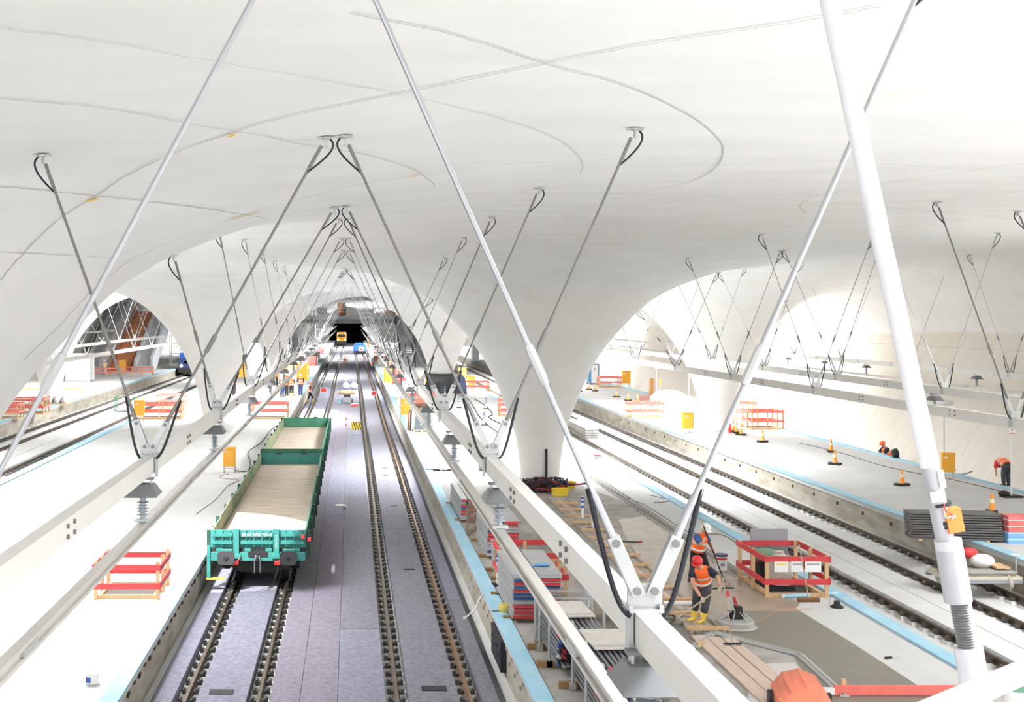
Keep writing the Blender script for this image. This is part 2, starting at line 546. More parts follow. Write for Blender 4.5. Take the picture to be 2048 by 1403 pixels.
# light blue foam strips on the platform edges
m_foam = mat('blue_foam', (146, 192, 214), 0.7, col2=(170, 204, 216), noise=0.1, scale=2.5, stretch=(1, .3, 1))
def foam(x0, x1, y0, y1, label, cut=12.0):
    o = thing('edge_strip', label, 'foam strip', ((x0 + x1) / 2, 0, ZP), group='foam strips on platform edges')
    y = y0; hw = (x1 - x0) / 2; me = None
    me = MB().box(-hw, hw, .004, cut - .004, 0, .05).mesh('foam_piece', m_foam)
    while y < y1:
        inst('foam_piece', me, o, (random.uniform(-.008, .008), y, 0)); y += cut
    return o
random.seed(4)
foam(3.36, 3.72, 16, 330, 'light blue foam strip beside the stacked scaffold frames', 6)
foam(-4.62, -4.26, 16, 330, 'light blue foam strip on the edge next to the wagons', 6)
foam(12.15, 12.52, 22, 330, 'light blue foam strip behind the red guard box', 8)
foam(19.36, 19.74, 30, 330, 'light blue foam strip on the cone platform edge', 8)
foam(26.7, 27.02, 35, 330, 'light blue foam strip at the foot of the leaning wall', 10)
foam(-15.04, -14.6, 36, 330, 'light blue foam strip on the far edge of the bright platform', 10)
foam(-23.5, -23.06, 60, 330, 'light blue foam strip below the wrapped escalators', 10)

# white slab plates between the far tracks
for x0, x1, y0, lb in ((15.25, 16.02, 22, 'white slab strip beside the dark rail'), (16.05, 16.85, 24, 'white slab strip before the cone platform track'), (-18.9, -17.9, 40, 'white slab strip on the left tracks'), (-20.4, -18.95, 44, 'broad white slab strip on the left tracks')):
    o = thing('trim_1', None, None, ((x0 + x1) / 2, 0, -.24)); structure(o, lb)
    MB().box(-(x1 - x0) / 2, (x1 - x0) / 2, y0, 330, 0, .14).build('slab_strip', m_slab, o)

# pockets and dark inserts along the platform walls
m_dark = mat('pocket_dark', (70, 62, 50), 0.9)
pk = MB().box(-.02, .03, -.09, .09, -.035, .035).mesh('wall_pocket', m_dark)
for i in range(24):
    inst('wall_pocket', pk, plat_obj['inner_left'], (5.30, 23.4 + i * .62, ZP - .30 + .05 * (i % 2)), (random.uniform(-.2, .2), 0, 0))
m_pk2 = mat('insert_grey', (172, 165, 154), 0.9)
pk2 = MB().box(-.03, .03, -.05, .05, -.05, .05).mesh('wall_pocket', m_pk2)
for i in range(60):
    inst('wall_pocket', pk2, plat_obj['inner_right'], (-4.5, 24.0 + i * .42, ZP - .26 - .22 * (i % 2)))
pk3 = MB().box(-.03, .03, -.04, .04, -.06, .06).mesh('wall_pocket', m_dark)
for i in range(22):
    inst('wall_pocket', pk3, plat_obj['outer_right'], (-3.75, 36.0 + i * 2.4, ZP - .42))
o = thing('cable_duct_box', 'black plastic box fixed to the platform wall below the yellow strap', 'box', (3.43, 27.6, .15))
MB().box(-.1, .02, -.9, .9, -.25, .42).build('body', mat('duct_black', (40, 42, 46), .6), o)
for k in range(4): MB().box(-.12, -.1, -.7 + k * .45, -.64 + k * .45, .05 + .1 * (k % 2), .11 + .1 * (k % 2)).build('fixing_bolt', m_clip, o)

# ------------------------------------------------------------------ hanging beams of the overhead conductor
m_beam = mat('beam_paint', (226, 224, 218), 0.45, noise=0.03, scale=2, spec=.5)
m_beam2 = mat('bar_aluminium', (208, 205, 198), 0.4, metal=0.3, noise=0.04, scale=2)
m_rod = mat('rod_steel', (176, 178, 182), 0.35, metal=0.55)
m_rodd = mat('rod_dark', (126, 124, 122), 0.45, metal=0.35)
m_rodm = mat('rod_grey', (150, 150, 150), 0.4, metal=0.5)
m_hose = mat('hose_black', (22, 26, 34), 0.35)
m_zinc = mat('zinc_plate', (186, 188, 188), 0.4, metal=0.4)
m_shade = mat('shade_grey', (120, 122, 124), 0.45, metal=0.2)
m_insul = mat('insulator_grey', (168, 176, 184), 0.3)
SP = 7.42
PL = [6.95] + [7.15 + SP * k for k in range(1, 26)]

def beam(x, ztop, w, h, y0, y1, label, joints=()):
    o = thing('hanging_beam', label, 'beam', (x, 0, ztop), kind='thing', group='hanging conductor beams')
    MB().box(-w / 2, w / 2, y0, y1, -h, 0).build('beam_box', m_beam, o)
    for yj in joints:
        for dy in (-.12, .12):
            for dz in (-.06, -.15): MB().tube([(-w / 2 - .02, yj + dy, dz), (w / 2 + .02, yj + dy, dz)], .022, 6).build('joint_bolt', m_rodd, o)
    return o
def cbar(x, ztop, y0, y1, label):
    o = thing('conductor_bar', label, 'rail bar', (x, 0, ztop), group='overhead conductor bars')
    MB().box(-.045, .045, y0, y1, -.03, 0).box(-.05, .05, y0, y1, -.12, -.085).box(-.022, .022, y0, y1, -.09, -.02).build('bar_profile', m_beam2, o)
    for k in range(14):
        yj = y0 + 6 + k * 9.3
        MB().box(-.055, .055, yj - .2, yj + .2, -.075, -.03).build('splice_plate', m_zinc, o)
    return o
ZB, ZC = 6.14, 5.42
beam(-2.45, ZB, .13, .2, 3, 200, 'hanging beam above the green wagons', (10.2, 17.6, 25, 32.6))
beam(1.70, ZB, .13, .2, 3, 200, 'hanging beam above the empty track', (9.2, 12.1, 16.4, 24, 31))
cbar(-2.45, ZC, 3, 200, 'conductor bar below the beam above the wagons')
cbar(1.70, ZC, 3, 200, 'conductor bar below the beam above the empty track')
beam(14.1, 5.68, .13, .24, 15, 190, 'nearest hanging beam in front of the leaning wall', (28, 33, 41, 47.5))
beam(17.9, 5.68, .13, .24, 18, 190, 'middle hanging beam in front of the leaning wall', (30, 40, 47.5, 56))
beam(28.0, 5.42, .16, .22, 30, 190, 'highest hanging beam closest to the leaning wall', (52, 56, 62, 66, 72))
cbar(28.0, 4.68, 30, 190, 'thin conductor bar along the leaning wall')
beam(-16.3, 5.42, .13, .24, 50, 190, 'lowest hanging beam in front of the orange stair')
beam(-22.0, 5.5, .13, .24, 60, 190, 'middle hanging beam in front of the orange stair')
beam(-31.0, 5.95, .13, .24, 80, 190, 'upper hanging beam in front of the orange stair')

# hangers: clamp on the beam, two straps, two rods up to brackets in the shell, protective hoses
clamp_me = MB().box(-.10, .10, -.012, .012, .02, .16).box(-.1, -.075, -.05, .05, -.24, .04).box(.075, .1, -.05, .05, -.24, .04).box(-.1, .1, -.06, .06, 0, .02).mesh('clamp_plate', m_zinc)
br_me = MB().lathe([(.065, .0), (.065, -.02), (.03, -.03)], 14).box(-.012, .012, -.04, .04, -.11, -.02).cbox((-.075, 0, -.01), (.05, .05, .02)).cbox((.075, 0, -.01), (.05, .05, .02)).mesh('ceiling_bracket', m_zinc)
bolt_me = MB().tube([(0, -.045, 0), (0, .045, 0)], .024, 8).mesh('bolt', m_rodd)
def curve3(p0, p1, p2, p3, n=10):
    out = []
    for i in range(n + 1):
        t = i / n; a = (1 - t)
        out.append(p0 * a**3 + p1 * 3 * a * a * t + p2 * 3 * a * t * t + p3 * t**3)
    return out
def hanger(x, zt, Y, aL, aR, det, label, light=False, group='cable hangers of the conductor beams'):
    o = thing('cable_hanger', label, 'hanger', (x, Y, zt), group=group)
    if det >= 2: inst('clamp_plate', clamp_me, o)
    else: MB().box(-.1, .1, -.05, .05, -.2, .14).build('clamp_plate', m_zinc, o)
    for s_, ax in ((-1, aL), (1, aR)):
        top = Vector((ax - x, 0, cz(ax, Y) - zt))
        p0 = Vector((s_ * .05, 0, .12))
        d = (top - p0).normalized()
        p1 = p0 + d * .34
        strap = MB()
        for q in ((-.03, .03) if det >= 2 else (0,)):
            strap.bar(p0 - d * .03 + Vector((0, q, 0)), p1 + Vector((0, q, 0)), .075, .012, up=(0, 1, 0))
        st = strap.build('strap', m_zinc, o)
        if det >= 2:
            inst('bolt', bolt_me, st, tuple(p0)); inst('bolt', bolt_me, st, tuple(p1 - d * .04))
        L = (top - p0).length
        r_ = .017 if Y < 33 else .012  # distant rods drawn thinner, bloom put into their shape
        q1 = p1 + d * .25
        rd = MB().tube([p1 - d * .05, q1, q1 + d * .02, top - d * .45, top - d * .42, top - d * .12], [.026, .022, r_, r_, .022, .022] if det else r_, 10 if det >= 2 else 5)
        ro = rd.build('rod', m_rod if light or Y > 48 else (m_rodd if Y < 33 else m_rodm), o, 'auto')  # distant rods get lighter steel, exposure bloom painted into the tone
        if det:
            mid = p0 + d * min(1.3, L * .4)
            MB().tube([mid, mid + d * .05, mid + d * .2, mid + d * .25], [.024, .03, .03, .024], 8).build('turnbuckle', m_rodd if not light else m_zinc, ro, 'auto')
            inst('ceiling_bracket', br_me, ro, tuple(top))
            side = Vector((s_ * 1.0, 0, 0))
            hp = curve3(p1 + d * .30 + side * .02, p1 - d * .15 + side * .10, p0 + side * .12 - Vector((0, 0, .12)), Vector((s_ * .09, -.05, -.02)), 12)
            MB().tube(hp, .016, 8).build('black_hose', m_hose, o, True)
            hp = curve3(top - d * .5 + side * .0, top - d * .3 + side * .14, top + side * .16 - Vector((0, 0, .12)), top + Vector((s_ * .05, 0, -.03)), 10)
            MB().tube(hp, .013, 6).build('black_hose', m_hose, ro, True)
    return o
_ord = ['nearest', 'second', 'third', 'fourth', 'fifth', 'sixth', 'seventh', 'eighth', 'ninth', 'tenth', 'eleventh', 'twelfth', 'thirteenth', 'fourteenth']
def _ordf(i): return {14: 'fifteenth', 15: 'sixteenth', 16: 'seventeenth', 17: 'eighteenth', 18: 'nineteenth', 19: 'twentieth'}.get(i, 'farthest')
for i, Y in enumerate(PL[:20]):
    det = 2 if Y < 32 else (1 if Y < 62 else 0)
    nm = _ord[i] + ' hanger from the camera' if i < 14 else '%s hanger deep in the hall' % _ordf(i)
    hanger(-2.45, ZB, Y, -3.75 + (.5 if i > 1 else 0), -.30, det, nm + ' on the beam above the wagons', light=(i == 0))
    hanger(1.70, ZB, Y, -.08, 3.45, det, nm + ' on the beam above the empty track', light=(i == 0))
for i, Y in enumerate([25.5, 36.4, 44.3, 52, 59.5, 67, 74.5, 82, 97, 112]):
    hanger(14.1, 5.68, Y, 12.45, 15.85, 1 if Y < 60 else 0, (_ord[i] + ' hanger on the nearest beam before the leaning wall'))
for i, Y in enumerate([28.7, 36.2, 44.2, 52, 59.5, 67, 74.5, 82, 97, 112]):
    hanger(17.9, 5.68, Y, 15.95, 19.5, 1 if Y < 60 else 0, (_ord[i] + ' hanger on the middle beam before the leaning wall'), light=(i == 1))
for i, Y in enumerate([43.5, 51, 60, 68.5, 75.8, 84, 99]):
    hanger(28.0, 5.42, Y, 26.3, 29.7, 1 if Y < 55 else 0, (_ord[i] + ' hanger on the beam closest to the leaning wall'))
for bx, bz in ((-16.3, 5.42), (-22.0, 5.5), (-31.0, 5.95)):
    for i, Y in enumerate([66, 74, 82, 90, 98, 106, 114, 122]):
        if bx == -31.0 and i < 2: continue
        hanger(bx, bz, Y, bx - 1.7, bx + 1.7, 0, {-16.3: _ord[i] + ' hanger on the lowest beam before the orange stair', -22.0: _ord[i] + ' hanger on the middle beam before the orange stair', -31.0: _ord[i] + ' hanger on the upper beam before the orange stair'}[bx])

# insulators with drip shades
def make_shade(long=.36, zdrop=.62):
    o = thing('insulator', 'x', 'insulator', (0, 0, 0), group='insulators below the beams')
    MB().box(-.13, .13, -.05, .05, -.02, 0).build('mount_plate', m_shade, o)
    for dx in (-.1, .1):
        for dy in (-.03, .03): MB().tube([(dx, dy, -.075), (dx, dy, -.01)], .01, 6).build('stud_bolt', m_zinc, o)
    sh = MB()
    A = [(-.13, -.09, -.07), (.13, -.09, -.07), (.13, .09, -.07), (-.13, .09, -.07)]
    B = [(-.195, -.22, -.2), (.195, -.22, -.2), (.195, .22, -.2), (-.195, .22, -.2)]
    sh.add(A, [(0, 1, 2, 3)]); sh.add([B[0], B[1], A[1], A[0]], [(0, 1, 2, 3)]); sh.add([A[3], A[2], B[2], B[3]], [(0, 1, 2, 3)])
    sh.add([A[1], B[1], B[2], A[2]], [(0, 1, 2, 3)]); sh.add([A[0], A[3], B[3], B[0]], [(0, 1, 2, 3)])
    so = sh.build('drip_shade', m_shade, o)
    md = so.modifiers.new('thickness', 'SOLIDIFY'); md.thickness = .008
    pr = [(.026, -.07), (.026, -.22), (.036, -.23), (.036, -.27)]
    z = -.275
    for k in range(5):
        pr += [(.03, z), (.075 if k % 2 == 0 else .062, z - .012), (.03, z - .026)]; z -= .036
    pr += [(.03, z), (.03, z - .03)]
    MB().lathe(pr, 16).build('insulator_rod', m_insul, o, 'auto')
    MB().box(-.09, .09, -.05, .05, z - .06, z - .03).build('bar_clamp', m_zinc, o)
    return o
sh0 = make_shade()
first = True
for nm, x, zb, ys in (('above the wagons', -2.45, ZB - .2, [6.7 + SP * k for k in range(16)]), ('above the empty track', 1.70, ZB - .2, [6.85, 13.7, 19.8, 26.2] + [33.2 + SP * k for k in range(12)]),
                      ('near the leaning wall', 28.0, 5.42 - .22, [47.5, 53.7, 59.5, 65.2, 71, 76.9, 83])):
    for i, Y in enumerate(ys):
        lb = ('%s insulator and shade hanging from the beam %s' % (_ord[i], nm)) if i < 14 else '%s tiny insulator deep in the hall %s' % (_ordf(i), nm)
        if first: sh0.location = (x, Y, zb); sh0['label'] = lb; first = False
        else: copy_tree(sh0, (x, Y, zb), 0, lb)
copy_tree(sh0, (17.9, 36.8, 5.68 - .24), 0, 'sunlit white insulator and shade below the middle beam')
# ------------------------------------------------------------------ low-sided wagons
m_teal = mat('wagon_teal', (48, 116, 110), 0.5, col2=(58, 126, 119), noise=0.1, scale=3)
m_green = mat('wagon_green', (46, 104, 80), 0.55, col2=(58, 114, 88), noise=0.15, scale=2)
m_greend = mat('wagon_dark_green', (34, 70, 58), 0.6, noise=0.2, scale=4)
m_inner = mat('wagon_inner_rust', (142, 132, 98), 0.8, col2=(96, 128, 104), noise=0.3, scale=1.2)
m_black = mat('iron_black', (40, 40, 42), 0.55, noise=0.15, scale=5)
m_red = mat('signal_red', (205, 62, 62), 0.5)
m_yel = mat('sign_yellow', (240, 206, 60), 0.5)
m_white = mat('paint_white', (236, 236, 234), 0.5)
def floor_mat():
    m = mat('wagon_floor', (178, 164, 148), 0.85, col2=(158, 145, 130), noise=0.15, scale=2.2, stretch=(.5, 2.5, 1), bump=0.05)
    nt = m.node_tree; b = nt.nodes['Principled BSDF']
    prev = b.inputs['Base Color'].links[0].from_socket
    tc = nt.nodes.new('ShaderNodeTexCoord'); mp = nt.nodes.new('ShaderNodeMapping'); mp.inputs['Location'].default_value = (-.05, -9.5, 0); mp.inputs['Scale'].default_value = (1, .22, 1)
    nz = nt.nodes.new('ShaderNodeTexNoise'); nz.inputs['Scale'].default_value = 2.0
    ln = nt.nodes.new('ShaderNodeVectorMath'); ln.operation = 'LENGTH'
    ad = nt.nodes.new('ShaderNodeMath'); ad.operation = 'ADD'
    rp = nt.nodes.new('ShaderNodeMapRange'); rp.inputs[1].default_value = .55; rp.inputs[2].default_value = 1.5; rp.inputs[3].default_value = .55; rp.inputs[4].default_value = 0
    mx = nt.nodes.new('ShaderNodeMix'); mx.data_type = 'RGBA'; mx.inputs[7].default_value = (*srgb((196, 140, 92)), 1)
    nt.links.new(tc.outputs['Object'], mp.inputs[0]); nt.links.new(mp.outputs[0], ln.inputs[0]); nt.links.new(ln.outputs['Value'], ad.inputs[0])
    nt.links.new(tc.outputs['Object'], nz.inputs['Vector']); nt.links.new(nz.outputs[0], ad.inputs[1]); nt.links.new(ad.outputs[0], rp.inputs[0])
    nt.links.new(rp.outputs[0], mx.inputs[0]); nt.links.new(prev, mx.inputs[6]); nt.links.new(mx.outputs[2], b.inputs['Base Color'])
    return m
m_wfloor = floor_mat()

m_rodk = mat('link_dark', (86, 86, 90), .45, metal=.3)
def text_mesh(body, size, m, ext=.002):
    c = bpy.data.curves.new('lettering', 'FONT'); c.body = body; c.size = size; c.extrude = ext
    c.align_x = 'CENTER'; c.align_y = 'CENTER'; c.resolution_u = 2
    o = bpy.data.objects.new('tmp', c); COL.objects.link(o)
    bpy.context.view_layer.update()
    me = bpy.data.meshes.new_from_object(o.evaluated_get(bpy.context.evaluated_depsgraph_get()))
    bpy.data.objects.remove(o)
    me.name = 'lettering'; me.materials.clear(); me.materials.append(m)
    return me

def wagon(y0, L, label, front, hz=1.72, green=False):
    W2 = 1.36; zf = 1.24
    o = thing('flat_wagon', label, 'wagon', (XL, y0, 0), group='low-sided wagons')
    me_end = m_green if green else m_teal
    MB().box(-W2 + .06, W2 - .06, .1, L - .1, zf - .06, zf).build('wagon_floor', m_wfloor, o)
    fr = MB().box(-W2 + .02, W2 - .02, .12, L - .12, zf - .30, zf - .06)
    fr.box(-.45, -.3, .2, L - .2, .75, zf - .3).box(.3, .45, .2, L - .2, .75, zf - .3)
    fr.build('underframe', m_greend, o)
    # end flaps
    for e, yy, sg in ((0, 0.0, -1), (1, L, 1)):
        b = MB().box(-W2, W2, yy - .03, yy + .03, zf - .02, hz)
        fl = b.build('end_flap', me_end, o)
        if e == 0:
            yo = -.03
            for z0 in (hz - .13, zf + .13):
                for xa, xb in ((-W2 + .05, -.74), (-.5, .42), (.64, W2 - .05)):
                    MB().box(xa, xb, yo - .07, yo, z0 - .045, z0 + .045).build('flap_rib', me_end, fl)
            for k in range(12):
                xx = -W2 + .12 + k * (2 * W2 - .24) / 11
                MB().box(xx - .012, xx + .012, yo - .055, yo, zf + .02, hz - .01).build('flap_stiffener', me_end, fl)
        else:
            for xx in (-.55, .55): MB().box(xx - .12, xx + .12, yy - .05, yy + .05, hz - .05, hz + .04).build('flap_hinge', m_greend, fl)
    # side flaps and stakes
    n = max(4, round(L / 2.35)); seg = (L - .2) / n
    for s_ in (-1, 1):
        for k in range(n):
            a, b2 = .1 + k * seg + .02, .1 + (k + 1) * seg - .02
            t = random.uniform(-.015, .03)
            dz = 0.0 if (k + (s_ > 0)) % 3 else -.05
            fb = MB().add([(s_ * W2, a, zf - .02), (s_ * W2, b2, zf - .02), (s_ * (W2 + t), b2, hz + dz), (s_ * (W2 + t), a, hz + dz),
                           (s_ * (W2 - .04), a, zf - .02), (s_ * (W2 - .04), b2, zf - .02), (s_ * (W2 + t - .04), b2, hz + dz), (s_ * (W2 + t - .04), a, hz + dz)],
                          [(0, 1, 2, 3), (7, 6, 5, 4), (3, 2, 6, 7), (0, 3, 7, 4), (1, 5, 6, 2), (0, 4, 5, 1)])
            fo = fb.build('side_flap', m_green if s_ > 0 else m_inner, o)
            for q in range(3):
                yq = a + (q + .5) * (b2 - a) / 3
                x0, x1 = sorted((s_ * (W2 + .02), s_ * (W2 + .09)))
                MB().box(x0, x1, yq - .04, yq + .04, zf - .12, hz - .1).build('flap_latch', m_greend, fo)
        for k in range(n + 1):
            yq = .1 + k * seg
            x0, x1 = sorted((s_ * (W2 + .03), s_ * (W2 + .12)))
            MB().box(x0, x1, yq - .05, yq + .05, zf - .3, hz - .02).build('stake', m_greend, o)
    # bogies
    for yc in (2.25, L - 2.25):
        bg = MB()
        for s_ in (-1, 1):
            bg.box(s_ * 1.0 - .06, s_ * 1.0 + .06, yc - 1.35, yc + 1.35, .52, .74)
        bg.box(-1.0, 1.0, yc - .18, yc + .18, .45, .78)
        bo = bg.box(-.95, .95, yc - 1.38, yc - 1.30, .5, .64).build('bogie_frame', m_black, o)
        for dy in (-.9, .9):
            pr = [(.06, -.85), (.46, -.80), (.46, -.70), (.50, -.70), (.50, -.67), (.08, -.66), (.08, .66), (.50, .67), (.50, .70), (.46, .70), (.46, .80), (.06, .85)]
            MB().lathe(pr, 24, Matrix.Translation((0, yc + dy, .46)) @ Matrix.Rotation(R(90), 4, 'Y')).build('wheelset', m_black, bo, 'auto')
            for s_ in (-1, 1):
                pr = []
                for q in range(7): pr += [(.13, q * .04), (.15, q * .04 + .02)]
                MB().lathe(pr, 14, Matrix.Translation((s_ * 1.02, yc + dy - .32, .42))).build('coil_spring', m_black, bo, 'auto')
    if not front: return o
    # headstock, buffers, hook, hoses and fittings of the near end
    MB().box(-W2 + .02, W2 - .02, -.12, .1, .86, zf - .14).build('headstock', m_teal, o)
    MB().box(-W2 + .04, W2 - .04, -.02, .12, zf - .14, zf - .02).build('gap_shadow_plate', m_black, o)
    for xx in (-1.1, -.3, .3, 1.1): MB().box(xx - .09, xx + .09, -.09, -.02, zf - .12, zf - .03).build('flap_hinge', m_teal, o)
    MB().add([(-1.0, .5, .62), (-.5, .45, .42), (.5, .45, .42), (1.0, .5, .62), (1.0, .5, .9), (-1.0, .5, .9), (-1.0, .7, .62), (-.5, .65, .42), (.5, .65, .42), (1.0, .7, .62), (1.0, .7, .9), (-1.0, .7, .9)], [(0, 1, 2, 3, 4, 5), (11, 10, 9, 8, 7, 6), (0, 6, 7, 1), (1, 7, 8, 2), (2, 8, 9, 3)]).build('brake_beam', m_black, o)
    for xx in (-.62, .52):
        st = MB().box(xx - .08, xx + .08, -.16, -.03, zf - .2, hz + .04).build('end_stake', m_teal, o)
        MB().box(xx - .13, xx + .13, -.2, -.1, zf - .3, zf - .2).build('stake_foot', m_teal, st)
    for xx in (-.88, .88):
        bf = MB().lathe([(.11, -.12), (.11, -.36), (.14, -.37), (.14, -.42)], 16, Matrix.Translation((xx, 0, 1.0)) @ Matrix.Rotation(R(-90), 4, 'X') @ Matrix.Diagonal((1, 1, -1, 1))).build('buffer', m_black, o, 'auto')
        hw, hh, c = .24, .19, .07
        poly = [(-hw + c, -hh), (hw - c, -hh), (hw, -hh + c), (hw, hh - c), (hw - c, hh), (-hw + c, hh), (-hw, hh - c), (-hw, -hh + c)]
        MB().prism(poly, 0, .05, Matrix.Translation((xx, -.42, 1.0)) @ Matrix.Rotation(R(90), 4, 'X')).build('buffer_head', mat('rubber_grey', (58, 58, 60), .6), bf)
        MB().lathe([(.07, 0), (.06, .02), (.001, .025)], 14, Matrix.Translation((xx, -.47, 1.0)) @ Matrix.Rotation(R(90), 4, 'X')).build('buffer_cap', m_black, bf, 'auto')
        gx = xx - .2 if xx < 0 else xx
        MB().box(xx - .16, xx + .16, -.25, -.12, .82, 1.2).build('buffer_bracket', m_teal, bf)
    MB().box(-.28, .28, -.14, -.11, .98, 1.12).build('coupling_plate', m_black, o)
    hk = MB().box(-.03, .03, -.34, -.12, .95, 1.1).tube([(0, -.34, 1.05), (0, -.38, .98), (0, -.36, .9)], .035, 8)
    ho = hk.build('coupling_hook', m_black, o)
    for xx in (-.08, .08):
        MB().tube([(xx * .5, -.30, 1.06), (xx, -.33, .9), (xx, -.32, .62), (xx * 1.1, -.31, .55)], [.022, .02, .022, .04], 8).build('coupling_link', m_rodk, ho, True)
    for xx in (-.62, .56):
        br = MB().tube([(xx, -.16, .86), (xx + .02, -.28, .78), (xx + .0, -.30, .6), (xx - .07, -.27, .36), (xx - .12, -.25, .28)], [.03, .03, .028, .028, .035], 8).build('brake_hose', m_black, o, True)
        MB().box(xx - .08, xx + .08, -.33, -.22, .78, .87).tube([(xx + .02, -.27, .84), (xx + .12, -.25, .97)], .022, 6).build('red_tap', m_red, br)
    for xx, zz in ((.66 + .62, hz - .17), (W2 + .1, hz - .25)):
        MB().box(xx - .05, xx + .05, -.16, -.07, zz - .05, zz + .05).build('red_lamp_bracket', m_red, o)
    sp = MB().box(-W2 - .1, -W2 + .0, -.1, .05, .35, hz - .45).build('step_ladder', m_teal, o)
    MB().box(-W2 - .12, -W2 + .42, -.14, .04, .33, .36).build('yellow_step', m_yel, sp)
    inst('wagon_number', text_mesh('33 54 3936 724-4', .12, m_white), o, (-.04, -.104, hz - .13), (R(90), 0, 0))
    vt = text_mesh('3 9 3 6 7 2 4', .07, m_white)
    inst('stake_marking', vt, o, (.52, -.166, hz - .3), (R(90), R(90), 0))
    return o
random.seed(11)
wagon(34.3, 19.0, 'near green low-sided wagon with white number on its end', True)
wagon(54.6, 16.6, 'second green wagon standing behind the numbered one', False, 1.78, True)

# ------------------------------------------------------------------ gallery with raking prop and handrail near the camera
m_prop = mat('prop_paint', (228, 228, 232), 0.5, bump=0.15, scale=16, noise=0.02, stretch=(1, 1, .3))
m_propg = mat('prop_zinc', (176, 176, 182), 0.4, metal=0.3)
gal = thing('gallery_deck', None, None, (0, 0, 0)); structure(gal, 'concrete gallery deck below the camera')
MB().prism([(.8, -9), (9, -9), (9, 5.9), (2.3, 5.9), (2.3, 4.4), (.8, 4.4)], 5.3, 5.62).build('deck_slab', m_plat, gal)
def PP(px, py, Y): return Vector(((px - CX) * Y / F, Y, H - (py - CY) * Y / F))
YP = 5.75
pr = thing('raking_prop', 'thick white steel prop leaning from gallery to ceiling with orange box', 'prop', tuple(PP(1956, 1403, YP)))
B0 = Vector(pr.location)
def pp(px, py): return PP(px, py, YP) - B0
k_ = YP / F
tq = pp(1659, 0); dirp = (pp(1659, 0) - pp(1860, 930)).normalized()
topz = tq + dirp * 1.15
MB().tube([pp(1860, 932), topz], [18.5 * k_, 19 * k_], 28).build('white_sleeve', m_prop, pr, 'auto')
MB().tube([pp(1906, 1155), pp(1858, 925)], 17.5 * k_, 24).build('inner_tube', m_propg, pr, 'auto')
MB().tube([pp(1917, 1202), pp(1895, 1078)], 25.5 * k_, 28).build('outer_sleeve', mat('sleeve_grey', (200, 200, 206), .45), pr, 'auto')
MB().tube([pp(1917, 1202), pp(1899, 1100), pp(1896, 1080)], [26 * k_, 26 * k_, 24 * k_], 28).build('sleeve_collar', m_propg, pr, 'auto')
a, b = pp(1938, 1300), pp(1919, 1195); d_ = (b - a)
th = MB(); pts = []; rad = []
for i in range(41): pts.append(a + d_ * i / 40.0); rad.append((20.5 if i % 2 else 17.5) * k_)
th.tube(pts, rad, 24).build('threaded_spindle', mat('spindle_steel', (150, 150, 152), .3, metal=.7), pr, 'auto')
MB().tube([pp(1956, 1403) - Vector((0, 0, .02)) + (pp(1956, 1403) - pp(1936, 1296)).normalized() * .12, pp(1936, 1292)], 27 * k_, 28).build('base_sleeve', mat('sleeve_grey', (200, 200, 206), .45), pr, 'auto')
u_ = (pp(1860, 930) - pp(1900, 1130)).normalized()
for q, (px, py) in enumerate(((1880, 1007), (1890, 1042), (1892, 1050))):
    c0 = pp(px, py); MB().tube([c0 - u_ * .008, c0 + u_ * .008], 21 * k_, 24).build('black_strap', m_clip, pr, 'auto')
c0 = pp(1899, 1037) + Vector((0, -.03, 0))
ob = MB(); ang = math.atan2(u_.x, u_.z)
ob.cbox(c0, (.075, .05, .115), ry=ang); ob.build('orange_box', mat('battery_orange', (255, 130, 62), .45), pr)
MB().cbox(c0 + Vector((-.006, -.027, .02)), (.012, .006, .012), ry=ang).build('box_socket', m_zinc, pr)
for q, cc in enumerate(((205, 60, 60), (236, 236, 236))):
    pts = curve3(pp(1878, 1000) + Vector((0, -.05, 0)), pp(1882, 1030 + q * 30) + Vector((-.02, -.06, 0)), pp(1890, 1010) + Vector((0, -.07, 0)), pp(1888, 1035) + Vector((.01, -.06, 0)), 10)
    MB().tube(pts, .003, 6).build('signal_wire', mat('wire%d' % q, cc, .5), pr, True)
MB().cbox(pp(1874, 955) + Vector((.0, -.045, 0)), (.028, .008, .085), ry=ang).build('paper_label', m_white, pr)
MB().cbox(pp(1861, 990) + Vector((.0, -.045, 0)), (.04, .008, .05), ry=ang).build('paper_label', m_white, pr)
MB().cbox((topz.x, topz.y, topz.z + .0), (.22, .22, .03)).build('head_plate', m_propg, pr)

hr = thing('handrail', 'white steel tube handrail at the lower right corner', 'handrail', (1.5, 3.0, 5.62))
a, b = Vector((1.22 - 1.5, 2.76 - 3, 1.27)), Vector((2.9 - 1.5, 4.1 - 3, 1.27))
MB().tube([a, b], .031, 20).build('rail_tube', mat('rail_white', (226, 228, 232), .4), hr, 'auto')
for t in (.12, .55, .95):
    p = a.lerp(b, t); MB().tube([(p.x, p.y, 0), (p.x, p.y, 1.25)], .022, 12).build('rail_post', m_propg, hr, 'auto')
MB().tube([a + Vector((0, 0, -.6)), b + Vector((0, 0, -.6))], .018, 12).build('mid_tube', m_propg, hr, 'auto')

